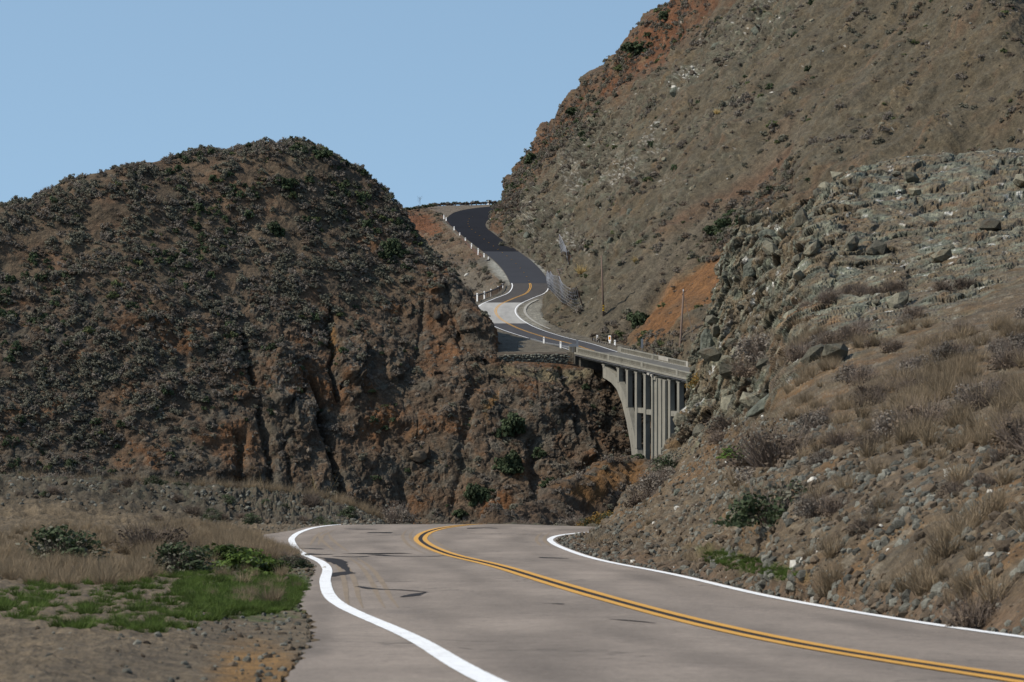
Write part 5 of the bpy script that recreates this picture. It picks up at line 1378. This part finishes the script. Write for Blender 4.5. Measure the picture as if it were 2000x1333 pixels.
for a in [('lhill',758,485,26,'large dark green bush beside the rocky right shoulder of the left hill','dark',7,1.2),
          ('lhill',628,303,20,'dark green bush just right of the left hill summit','dark',6,.8),('lhill',577,292,13,'dark tuft of bush standing up on the very summit of the left hill','dark',4,1.2),
          ('lhill',542,448,20,'dark bush halfway up the left hill, left of centre','dark',5,1.2),('lhill',538,300,15,'grey bush on the left part of the summit ridge','grey',4,1),
          ('lhill',734,378,9,'small grey bush leaning out on the steep right ridge of the left hill','sage',3,1),('lhill',560,362,18,'dark twiggy bush below the summit','dark',5,1),
          ('lhill',788,492,8,'small fresh green bush right of the large dark bush','green',3,1),
          ('lhill',995,836,22,'round dark green tree like bush high on the cliff under the stone wall','dark',8,1.5),('lhill',990,905,26,'dark green bush below the round one on the cliff','dark',7,1.2),
          ('lhill',932,968,24,'dark green bush low in the canyon, left of the others','dark',7,1.4),('lhill',1058,884,15,'dark green bush in the canyon between the round bush and the arch','dark',5,1.1),
          ('lhill',1076,940,18,'low dark green bush above the orange scar','dark',5,.8),('lhill',725,762,9,'small green bush under the big overhanging slab','green',3,.7),
          ('lhill',747,792,10,'flat green bush in the middle of the cliff','green',3,.6),('lhill',900,1000,16,'dark bush at the foot of the cliff behind the road crest','dark',4,1),
          ('mount',1120,222,15,'dark bush perched on the mountain edge, larger of the two','dark',5,1.1),('mount',1090,258,14,'grey bush perched on the mountain edge below the larger dark one','grey',4,1),
          ('mount',1042,312,15,'dark green bush on the mountain edge above the skyline road','dark',5,1.1),('mount',1022,345,12,'lowest dark bush on the mountain edge','dark',4,1.1),
          ('mount',1245,92,24,'dark green bush high on the mountain edge','dark',7,.8),('mount',1275,70,20,'dark bush beside the highest dark bush of the mountain edge','dark',5,.8),('mount',1215,130,14,'olive bush on the mountain edge under the highest ones','green',4,.8),('mount',1300,30,16,'topmost dark bush on the mountain edge','dark',4,.9),
          ('mount',1395,452,20,'dark green bush at the top of the orange slide, left end of the dark row','dark',6,.9),('mount',1412,436,18,'dark green bush in the middle of the dark row above the slide','dark',5,.9),('mount',1428,418,14,'dark green bush at the upper end of the dark row','dark',4,.9),('mount',1457,436,20,'dark green bush left of the perched boulder','dark',6,.8),
          ('mount',1250,622,24,'dark green bush at the foot of the gully beside the orange slide','dark',6,1),('mount',1215,655,18,'green brown bush behind the right hand guardrail','green',5,.9),('mount',1238,668,20,'brown bush behind the orange marker','brown',5,.9),
          ('mount',1310,690,22,'grey bush behind the right hand parapet','sage',6,.8),('mount',1335,650,14,'brown bush beside the leaning pole','brown',4,.9),('mount',1402,502,12,'twiggy dark brush on the orange slide against the outcrop','grey',4,.7),('mount',1318,560,7,'small dark shrub alone in the orange slide','grey',3,.6),
          ('spur',1245,895,14,'dark green bush against the foot of the arch','dark',5,1),('spur',1275,900,14,'dark grey bush at the foot of the wide pier','grey',5,1),('spur',1210,905,16,'grey scrub bush left of the arch foot','sage',5,.8),('spur',1150,930,12,'grey bush above the orange scar','sage',4,.8)]:
    big_bush(*a)
for k in range(44):     # skyline bushes behind the summit guardrail
    u = 846 + k * 3.7 + rng.uniform(-2, 2); Y = 1122
    s_ = 0; q = P(u, 401.5 + rng.uniform(-1, 1.5) - (u - 850) * .035, Y)
    o = bpy.data.objects.new('shrub', far_protos[['grey', 'brown', 'sage', 'grey', 'brown', 'dark'][k % 6]][k % 3]); col.objects.link(o)
    s = rng.uniform(.8, 1.3); o.location = q; o.scale = (s * 1.2, s, s); o.rotation_euler = (0, 0, k)
    tag(o, 'low dusky shrub in the row on the skyline behind the summit guardrail', 'shrub', 'shrubs on the skyline behind the guardrail')
for k in range(14):
    u = 775 + k * 5.5; q = P(u, 414 - (u - 775) * .15, 1062 + k * 1.5)
    o = bpy.data.objects.new('shrub', far_protos['sage' if k % 2 else 'dark'][k % 3]); col.objects.link(o)
    s = rng.uniform(.7, 1.3); o.location = q; o.scale = (s * 1.3, s, s); o.rotation_euler = (0, 0, k)
    tag(o, 'grey green shrub along the skyline left of the summit guardrail', 'shrub', 'shrubs on the skyline left of the guardrail')
# bare skyline saplings
def bare_tree(loc, h, label):
    root = empty('bare_tree', tuple(loc)); tag(root, label, 'bare tree')
    b = MB(); b.tube([(0, 0, -.5), (.1, 0, h * .5), (0, 0, h)], [.05, .035, .015], 5); b.build('trunk', M['twig'], root)
    r = random.Random(int(loc[0] * 10))
    for k in range(9):
        z = h * r.uniform(.25, .9); a = r.uniform(0, 6.28); l = h * .35
        b = MB(); b.tube([(0, 0, z), (math.cos(a) * l * .6, math.sin(a) * l * .6, z + l * .6), (math.cos(a) * l * .9, math.sin(a) * l * .9, z + l * 1.1)], [.03, .02, .01], 4); b.build('branch', M['twig'], root)
bare_tree(P(820, 404, 1085), 2.6, 'thin bare sapling on the skyline left of the summit road')
bare_tree(P(997, 388, 1140), 3.4, 'bare grey sapling where the summit guardrail meets the mountain')
# pampas clumps
pam = plant_mesh('blades', [(twigs(150, 1.0, .7, .022, 601, 3, .9), 'straw'), (twigs(60, .7, .7, .02, 602, 3, 1.1), 'green_leaf')])
for (u, v, s, lab) in ((1135, 534, 2.6, 'straw yellow grass clump beside the rockfall nets'), (1241, 512, 1.7, 'small yellow grass clump alone on the slope right of the tall pole'), (1400, 222, 1.6, 'small yellow grass clump high on the mountainside')):
    q, _ = on_surf('mount', u, v); o = bpy.data.objects.new('grass_clump', pam); col.objects.link(o); o.location = q; o.scale = (s,) * 3
    tag(o, lab, 'grass clump')
# loose stones on the far slopes
outc_lib = [stone_mesh('rock', 450 + k, .75) for k in range(5)]
for me in outc_lib: me.materials.append(M['outcrop_stone'])
cliff_lib = [stone_mesh('rock', 460 + k, .75) for k in range(5)]
for me in cliff_lib: me.materials.append(M['cliff_stone'])
def rockdens(name, R, k=1.0):
    def f(U, V, G):
        a = R[:-1, :-1] if R.shape[0] == U.shape[0] + 1 else R
        return (sstep(.2, .7, a) * (sstep(-.15, .3, n1(G, .3, 621)) + .15)) ** k
    return f
st, nr, i, j = sample('bank', 420, rockdens('bank', bank_rock), 631); q_ = rng.random(len(st))
ss = .12 + .75 * q_ ** 3; st = st - nr * (ss * .28)[:, None]
scatter('broken_rock', st, np.stack([ss * 1.2, ss, ss * .9], 1), rng.integers(0, 5, len(st)), outc_lib, 'broken angular blocks crusting the green grey outcrop', tilt=.45)
st, nr, i, j = sample('lhill', 4200, rockdens('lhill', lhill_rock), 632)
ss = .2 + 1.3 * rng.random(len(st)) ** 4; st = st - nr * (ss * .22)[:, None]
scatter('broken_rock', st, np.stack([ss, ss, ss * 1.2], 1), rng.integers(0, 5, len(st)), cliff_lib, 'rough brown rock knobs over the dark cliff', tilt=.5)
st, nr, i, j = sample('mount', 7000, rockdens('mount', mount_rk), 633)
ss = .2 + 1.5 * rng.random(len(st)) ** 4; st = st - nr * (ss * .22)[:, None]
scatter('broken_rock', st, np.stack([ss, ss, ss * 1.1], 1), rng.integers(0, 8, len(st)), cliff_lib + outc_lib[:3], 'grey and brown rock knobs over the mountainside', tilt=.5)
st, nr, i, j = sample('mount', 5200, lambda U, V, G: (sstep(-.1, .35, n1(G, .1, 601)) + .12) * (1 - .7 * blobg(U, V, 1345, 570, 120, 48, -38)), 611)
ss = .08 + .55 * rng.random(len(st)) ** 5
white_lib = [stone_mesh('rock', 430 + k) for k in range(3)]
for me in white_lib: me.materials.append(M['white_stone'])
scatter('rock_debris', st, np.stack([ss, ss, ss * .8], 1), np.where(rng.random(len(st)) < .06, 6 + rng.integers(0, 3, len(st)), rng.integers(0, 6, len(st))), stone_lib + white_lib, 'scattered rock debris over the mountainside', tilt=.5)
st, nr, i, j = sample('lhill', 2600, lambda U, V, G: sstep(600, 700, V) * (sstep(-.1, .3, n1(G, .15, 602)) + .1), 612)
ss = .08 + .5 * rng.random(len(st)) ** 5
scatter('rock_debris', st, ss, rng.integers(0, 6, len(st)), stone_lib, 'loose stones lodged on the cliff', tilt=.5)
# single boulders
def boulder(surfname, u, v, px, label, m='white_stone', sh=(1, .8, .75), seed=1, rot=(0, 0, 0), sub=3, lift=.15, name='boulder', q=None):
    import bmesh
    if q is None: q, _ = on_surf(surfname, u, v)
    R = px * q[1] / FP
    r = np.random.default_rng(seed)
    bm = bmesh.new(); bmesh.ops.create_icosphere(bm, subdivisions=sub + 1, radius=1.0)
    V = np.array([tuple(w_.co) for w_ in bm.verts])
    ax = r.normal(size=(12, 3)); ax /= np.linalg.norm(ax, axis=1, keepdims=True); dd = r.uniform(.62, .9, 12)
    for a_, d_ in zip(ax, dd):
        k = V @ a_ - d_; V = V - a_[None] * np.maximum(k, 0)[:, None] * .92
    V *= (1 + .12 * fbm(V * 1.7 + seed, 4, seed) + .05 * ridged(V * 3 + seed, 3, seed + 1))[:, None]
    V = V * np.array(sh) * R
    for w_, c_ in zip(bm.verts, V): w_.co = c_
    me = bpy.data.meshes.new(name); bm.to_mesh(me); bm.free(); me.shade_smooth(); me.materials.append(M[m])
    o = bpy.data.objects.new(name, me); col.objects.link(o); o.location = (q[0], q[1], q[2] + R * lift); o.rotation_euler = rot
    tag(o, label, 'boulder'); return o
boulder('emb', 911, 538, 6, 'pale cream boulder on the bank left of the upper road', seed=3, sh=(1, .8, .6), rot=(0, -.5, 0))
boulder('mount', 1037, 396, 4, 'white stone above the skyline road, low on the mountain face', seed=4)
boulder('mount', 1508, 187, 8, 'white boulder high on the right of the mountainside', seed=5)
boulder('mount', 1315, 172, 6, 'white rock below left of the bright white cluster', seed=6)
for k in range(16):
    boulder('mount', 1352 + rng.normal() * 10, 150 + rng.normal() * 8, rng.uniform(2, 4.5), 'white stone in the bright cluster high on the mountainside', seed=20 + k, sub=1, rot=(rng.random(), rng.random(), rng.random()))['group'] = 'white stones in the bright cluster'
boulder('mount', 1322, 1 + 182, 14, 'dark rock block under the white stone cluster', 'green_rock', seed=8)
for k, (u, v, r) in enumerate([(1195,400,7),(1205,440,5),(1228,415,9),(1040,415,8),(1030,460,8),(1090,420,6),(1125,395,7),(1400,95,14),(1395,85,9),(1480,60,14),(1240,300,8),(1262,275,6),(1240,352,8),(1190,470,8),(1165,560,5)]):
    boulder('mount', u, v, r, 'grey rock outcrop block on the mountainside, one of several alike', 'green_rock', seed=60 + k, rot=(0, .4, k), sh=(1, .9, 1.1), lift=-.25)['group'] = 'grey rock blocks on the mountainside'
boulder('lhill', 855, 618, 11, 'square jutting rock block near the right edge of the left hill', 'cliff_stone', seed=9, sub=1, sh=(.7, .8, 1.1), lift=-.1)
boulder('lhill', 815, 888, 16, 'rounded pale rock bulge low on the cliff', 'brown_stone', seed=10, sh=(1.1, .8, .9), lift=-.2)
# perched boulder and blocks of the near outcrop
def ob(u, v, px, lab, **k): return boulder('bank', u, v, px, lab, k.pop('m', 'green_rock'), **k)
ob(1461, 456, 15, 'rounded green grey boulder perched on the tip of the outcrop', seed=11, sh=(1, .8, .85), lift=.1)
ob(1500, 462, 20, 'broad green grey boulder beside the perched one', seed=12, sh=(1, .7, .8), lift=-.1)
ob(1432, 478, 11, 'flat grey boulder just below the perched one', seed=13, sh=(1.3, .8, .6), lift=-.1)
ob(1425, 505, 20, 'smooth pale grey boulder on the outcrop edge below the perched one', seed=14, sh=(1, .8, 1.1), rot=(0, .5, 0), lift=-.25)
ob(1475, 515, 26, 'large slanting grey brown block in the upper outcrop', seed=15, sh=(1.2, .5, .7), rot=(0, -.6, 0), lift=-.3)
ob(1405, 600, 17, 'tilted grey slab on the left edge of the outcrop', seed=16, sh=(1.2, .6, .55), rot=(0, -.7, 0), lift=-.3)
ob(1515, 425, 12, 'thin flat slab at the top of the outcrop', seed=17, sh=(1.4, .8, .35), rot=(0, -.1, 0), lift=.1)
ob(1512, 778, 42, 'long sloping grey slab overhanging a dark hollow at the right', seed=18, sh=(1.5, .8, .38), rot=(0, -.65, 0), lift=.05)
ob(1383, 665, 24, 'upright weathered block on the outcrop edge', seed=19, sh=(.8, .6, 1.3), rot=(0, .2, 0), lift=-.3)
for k, (u, v, r, m, lab) in enumerate([(1349,918,10,'green_rock','pale green grey boulder at the top of the dirt slope'),(1326,965,13,'green_rock','dark green grey rock low on the left side of the dirt slope'),(1366,951,9,'white_stone','white angular rock in the orange dirt'),(1364,990,6,'white_stone','small white rock below the white angular one'),(1405,970,9,'loose_stone','grey rounded rock in the middle of the dirt slope'),(1335,1005,8,'brown_stone','brown angular rock at the edge of the dirt slope'),(1387,980,3.5,'white_stone','tiny white stone between the grey rock and the white rock'),(1416,910,3.5,'white_stone','small white stone high on the dirt slope'),(1437,944,4,'white_stone','white pebble right of the grey rounded rock'),(1270,1060,5,'loose_stone','grey stone at the toe of the slope'),(1455,1072,8,'loose_stone','grey stone beside the green patch'),(1515,1075,9,'brown_stone','pale brown rock near the right end of the slope'),(1505,835,11,'green_rock','grey rock under the overhanging slab')]):
    boulder('bank', u, v, r, lab, m, seed=80 + k, rot=(0, -.4 + .3 * (k % 3), k), lift=.1)
for k, (u, v, r, m, lab) in enumerate([(600,1086,5,'loose_stone','dark stone sitting at the kink of the white edge line'),(633,1110,4,'white_stone','white stone lying on the white edge line'),(600,1115,6,'brown_stone','brown stone beside the edge line'),(560,1133,7,'brown_stone','dark clod lying between the grass and the road'),(585,1122,4,'loose_stone','small grey stone near the dark clod'),(711,1018,4,'brown_stone','pale stone at the end of the gravel berm')]):
    q = img_on_road(u, v); q[2] = max(q[2], float(ground_z(q[0], q[1])))
    boulder(None, u, v, r, lab, m, seed=110 + k, q=q, lift=.25, name='rock')

# ---- near plants
near = {}
near['dry'] = [plant_mesh('foliage', [(twigs(420, 1.0, 1.0, .008, 700 + k, 3, .9), 'twig'), (leaf_cloud(900, 26, .9, .75, .05, 710 + k, .2), 'dry_brown')]) for k in range(2)]
near['drygrass'] = [plant_mesh('tuft', [(twigs(130, .8, .5, .009, 720 + k, 3, .8), 'dry_grass')]) for k in range(3)]
near['greengrass'] = [plant_mesh('tuft', [(twigs(110, .5, .9, .018, 730 + k, 2, 1.0), 'green_grass')]) for k in range(3)]
near['leafy'] = [plant_mesh('foliage', [(leaf_cloud(1500, 30, .9, .7, .065, 740 + k, .2), 'green_grass'), (leaf_cloud(300, 20, .9, .6, .06, 745 + k, .2), 'dark_leaf')]) for k in range(2)]
near['darkbush'] = [plant_mesh('foliage', [(leaf_cloud(1600, 30, .9, .8, .05, 750 + k, .2), 'dark_leaf'), (leaf_cloud(500, 30, .9, .8, .05, 755 + k, .2), 'sage'), (twigs(120, .9, .8, .01, 757 + k, 3, .8), 'twig')]) for k in range(2)]
near['greybush'] = [plant_mesh('foliage', [(leaf_cloud(1300, 30, .9, .8, .045, 760 + k, .2), 'grey_scrub'), (twigs(260, 1.0, .8, .009, 767 + k, 3, .8), 'twig')]) for k in range(2)]
near['rustbush'] = [plant_mesh('foliage', [(leaf_cloud(1500, 34, .95, .9, .045, 770 + k, .22), 'rust_leaf'), (leaf_cloud(900, 30, .9, .8, .045, 775 + k, .22), 'dark_leaf'), (twigs(160, .95, .8, .01, 777 + k, 3, .8), 'twig')]) for k in range(2)]
near['stalk'] = [plant_mesh('stalks', [(twigs(14, 1.0, .5, .006, 790 + k, 4, .5), 'straw')]) for k in range(2)]
def near_plant(nm, loc, s, kind, label, cat, hz=1.0, rz=None, tilt=0.0, k=0, group=None):
    o = bpy.data.objects.new(nm, near[kind][k % len(near[kind])]); col.objects.link(o)
    o.location = loc; o.scale = (s, s, s * hz); o.rotation_euler = (0, tilt, rz if rz is not None else rng.uniform(0, 6))
    return tag(o, label, cat, group)
def bank_at(u, v): return on_surf('bank', u, v)[0]
L_ = [(1490,700,1.5,'greybush','big tangled grey brown bush hanging from the upper outcrop',.9),(1470,730,1.2,'dry','dry twiggy brush hanging under the big grey bush',.8),(1435,840,1.3,'dry','dry reddish brush across the middle of the slope',.7),(1415,860,1.0,'dry','dry brush left of the middle brush',.6),
      (1515,900,1.3,'dry','tangled dry brush at the right edge under the overhanging slab',.8),(1500,935,1.0,'greybush','grey brush below the tangled brush at the right edge',.7),(1450,885,.8,'leafy','small leafy green plant amid the dry brush',.6),
      (1375,752,.9,'rustbush','rust tinged bush on the left edge of the outcrop base',.9),(1320,915,1.4,'darkbush','dark green bush where the slope meets the canyon',.7),(1300,935,1.0,'greybush','grey bush left of the dark green one at the slope edge',.7),
      (1280,960,1.2,'greybush','pale brushy bush on the slope edge above the rust bush',.9),(1255,985,1.1,'dry','dry pale bush on the slope edge',.8),(1530,1010,1.3,'darkbush','dark bush at the far right of the dirt slope',.8),(1290,1070,.8,'dry','heap of dry twigs at the toe of the slope',.4)]
for k, (u, v, s, kd, lab, hz) in enumerate(L_):
    near_plant('bush', tuple(bank_at(u, v) + np.array([0, 0, -.12])), s * (1.0), kd, lab, 'bush', hz, k=k)
# bushes just beyond the crest
for k, (u, v, Y, s, kd, lab, hz) in enumerate([(1188,1032,146,.95,'rustbush','dense bush with orange leaves behind the road crest, right',.9),(1160,1034,146,.9,'rustbush','orange flecked bush behind the crest, left of the dense one',.8),(1120,1036,150,1.0,'greybush','bare grey bush behind the road crest',.8),
        (775,1030,158,1.3,'greybush','bare twiggy bush behind the crest at the end of the gravel berm',1.0),(1225,1015,140,.8,'drygrass','pale dry brush behind the rust bush',1.1),(880,1035,165,.9,'dry','dry brush peeping over the road crest',.6),(1010,1036,165,1.0,'dry','brown brush behind the middle of the crest',.7)]):
    near_plant('bush', tuple(P(u, v, Y)), s, kd, lab, 'bush', hz, k=k)
# verge plants on the left
def gnd(u, v):
    Ys = np.linspace(14, 140, 2500); Xs = (u - 1000) * Ys / FP; Z = ground_z(Xs, Ys)
    vv = VH - FP * Z / Ys; k = int(np.argmin(np.abs(vv - v))); return np.array([Xs[k], Ys[k], Z[k]])
def region(n, cu, cv, ru, rv, seed, ang=0):
    r = np.random.default_rng(seed); out = []
    while len(out) < n:
        a, b_ = r.uniform(-1, 1, 2)
        if a * a + b_ * b_ > 1: continue
        an = math.radians(ang); u = cu + a * ru * math.cos(an) - b_ * rv * math.sin(an); v = cv + a * ru * math.sin(an) + b_ * rv * math.cos(an)
        q = gnd(u, v)
        if q[0] > x_left_edge(q[1]) - .12: continue
        out.append(q)
    return np.array(out)
g1 = np.concatenate([region(430, 520, 1165, 105, 34, 901, -3), region(260, 430, 1150, 90, 50, 902), region(90, 590, 1170, 30, 14, 907), region(330, 250, 1180, 260, 60, 903)])
scatter('green_grass', g1, rng.uniform(.10, .30, len(g1)), rng.integers(0, 3, len(g1)), near['greengrass'], 'bright green grass patch on the left verge')
g2 = np.concatenate([region(24, 510, 1150, 110, 40, 911), region(800, 520, 1075, 80, 26, 904), region(600, 380, 1070, 120, 45, 905), region(500, 150, 1090, 200, 60, 906)])
scatter('dry_grass', g2, rng.uniform(.18, .5, len(g2)), rng.integers(0, 3, len(g2)), near['drygrass'], 'pale dry grass standing on the left verge')
for k, (u, v, s, kd, lab) in enumerate([(480,1118,.8,'leafy','dark green leafy weed clump at the left picture edge'),(520,1122,.6,'leafy','green leafy weed clump under the dry grass'),(575,1110,.5,'darkbush','dark low weed clump next to the edge line'),(440,1110,.9,'leafy','broad green weed clump beyond the dry grass'),(545,1100,.5,'dry','dry brown weed clump among the pale grass'),(350,1120,.9,'darkbush','dark bush on the verge further left'),(300,1080,1.1,'dry','dry brush on the verge further left'),(120,1100,1.2,'darkbush','dark bush at the far left of the verge')]):
    q = gnd(u, v)
    for z_ in (0,): near_plant('weed_clump', tuple(q), s, kd, lab, 'weeds', .75, k=k)
# the gravel berm
def berm_pts(n, seed, x0=-24, x1=-4.6):
    r = np.random.default_rng(seed); X = x0 + (x1 - x0) * r.random(n) ** .6; Y = 127 + 12 * r.random(n); return np.column_stack([X, Y, ground_z(X, Y)])
bpn = berm_pts(6000, 921); ss = .03 + .20 * rng.random(len(bpn)) ** 5
scatter('gravel', bpn, ss, rng.integers(0, 9, len(bpn)), stone_lib + brown_lib, 'grey broken gravel heaped in the berm beyond the white line', tilt=.6)
bg_ = berm_pts(700, 922); bg_ = bg_[bg_[:, 1] > 133.5][:260]
scatter('dry_grass', bg_, rng.uniform(.3, .75, len(bg_)), rng.integers(0, 3, len(bg_)), near['drygrass'], 'dry grass along the top of the gravel berm')
for k, (x, s, kd, lab) in enumerate([(-7.6, .9, 'leafy', 'green weeds near the middle of the berm top'), (-6.3, .8, 'leafy', 'green weeds toward the right end of the berm'), (-6.9, 1.3, 'stalk', 'tall thin yellow stalks rising from the berm'), (-9.6, .8, 'darkbush', 'dark weeds at the left of the berm'), (-8.9, 1.0, 'stalk', 'thin pale stalks at the left of the berm'), (-5.6, .6, 'leafy', 'low green weeds at the right tip of the berm'), (-13, 1.0, 'darkbush', 'dark bush on the berm beyond the weeds'), (-17, 1.1, 'greybush', 'grey bush at the far end of the berm')]):
    near_plant('weed_clump', (x, 138, float(ground_z(x, 138.)) - .05), s, kd, lab, 'weeds', .8 if kd != 'stalk' else 1.3, k=k)
bs = berm_pts(70, 931); bs = bs[bs[:, 0] < -5.6]
scatter('berm_scrub', bs - [0, 0, .05], rng.uniform(.25, .6, len(bs)), rng.integers(0, 4, len(bs)), near['darkbush'] + near['dry'], 'dark low scrub and dry brush over the berm')
# stones over the dirt slope and shoulders
st, nr, i, j = sample('bank', 26000, lambda U, V, G: (V > 820) * (sstep(-.2, .3, n1(G, .6, 931)) + .25) * (1 + 1.2 * (G[..., 1] < 70)) * (U < 2700), 932)
ss = .03 + .18 * rng.random(len(st)) ** 4 + .08 * (rng.random(len(st)) < .01)
ix = rng.integers(0, 12, len(st)); ix = np.where(ix > 8, 9 + ix % 3, ix); ix = np.where(rng.random(len(st)) < .988, np.where(ix >= 9, ix - 3, ix), 9 + rng.integers(0, 3, len(st)))
scatter('rubble', st, ss, ix, stone_lib + brown_lib + white_lib, 'loose stones strewn over the dirt slope', tilt=.6)
for key, nn_, sd, nm_, lb in (('dry', 110, 961, 'dry_brush', 'dry twiggy brush on the cut slope'), ('greybush', 60, 971, 'grey_brush', 'low grey brush on the cut slope')):
    st, nr, i, j = sample('bank', nn_, lambda U, V, G: (V > 560) * (U > 1560) * (U < 2700) * sstep(.0, .25, n1(G, .35, sd)), sd)
    scatter(nm_, st - [0, 0, .06], rng.uniform(.25, .75, len(st)), rng.integers(0, 2, len(st)), near[key], lb)
st, nr, i, j = sample('bank', 900, lambda U, V, G: (V > 640) * sstep(.0, .3, n1(G, .5, 941)) * (U < 2700) * (.03 + (U > 1560)), 942)
scatter('dry_grass', st, rng.uniform(.25, .7, len(st)), rng.integers(0, 3, len(st)), near['drygrass'], 'wisps of dry grass on the dirt slope')
r_ = np.random.default_rng(9); k1_ = r_.integers(20, 300, 2600); o_ = np.abs(r_.normal(size=2600)) * .5 + .02
pp = np.column_stack([Redge[k1_] + nR[k1_] * o_[:, None], np.zeros(2600)]); pp = pp[(pp[:, 1] > 20) & (pp[:, 1] < 128)]; pp[:, 2] = road_z(pp[:, 0], pp[:, 1])
scatter('rubble', pp, .02 + .10 * rng.random(len(pp)) ** 3, rng.integers(0, 9, len(pp)), stone_lib + brown_lib, 'small stones along the foot of the slope', tilt=.6)
k1_ = r_.integers(20, 300, 2600); o_ = np.abs(r_.normal(size=2600)) * .8 + .0
pp = np.column_stack([Ledge[k1_] - nL[k1_] * o_[:, None], np.zeros(2600)]); pp = pp[(pp[:, 1] > 20) & (pp[:, 1] < 128)]; pp[:, 2] = ground_z(pp[:, 0], pp[:, 1])
scatter('rubble', pp, .015 + .07 * rng.random(len(pp)) ** 3, rng.integers(0, 9, len(pp)), stone_lib + brown_lib, 'small stones along the left shoulder', tilt=.6)
q1 = bank_at(1470, 1068)
st, nr, i, j = sample('bank', 500, lambda U, V, G: blobg(U, V, 1470, 1108, 80, 14, 12) + .6 * blobg(U, V, 1395, 1085, 25, 10, 0), 951)
scatter('green_grass', st, rng.uniform(.08, .2, len(st)), rng.integers(0, 3, len(st)), near['greengrass'], 'green weeds low on the dirt slope')
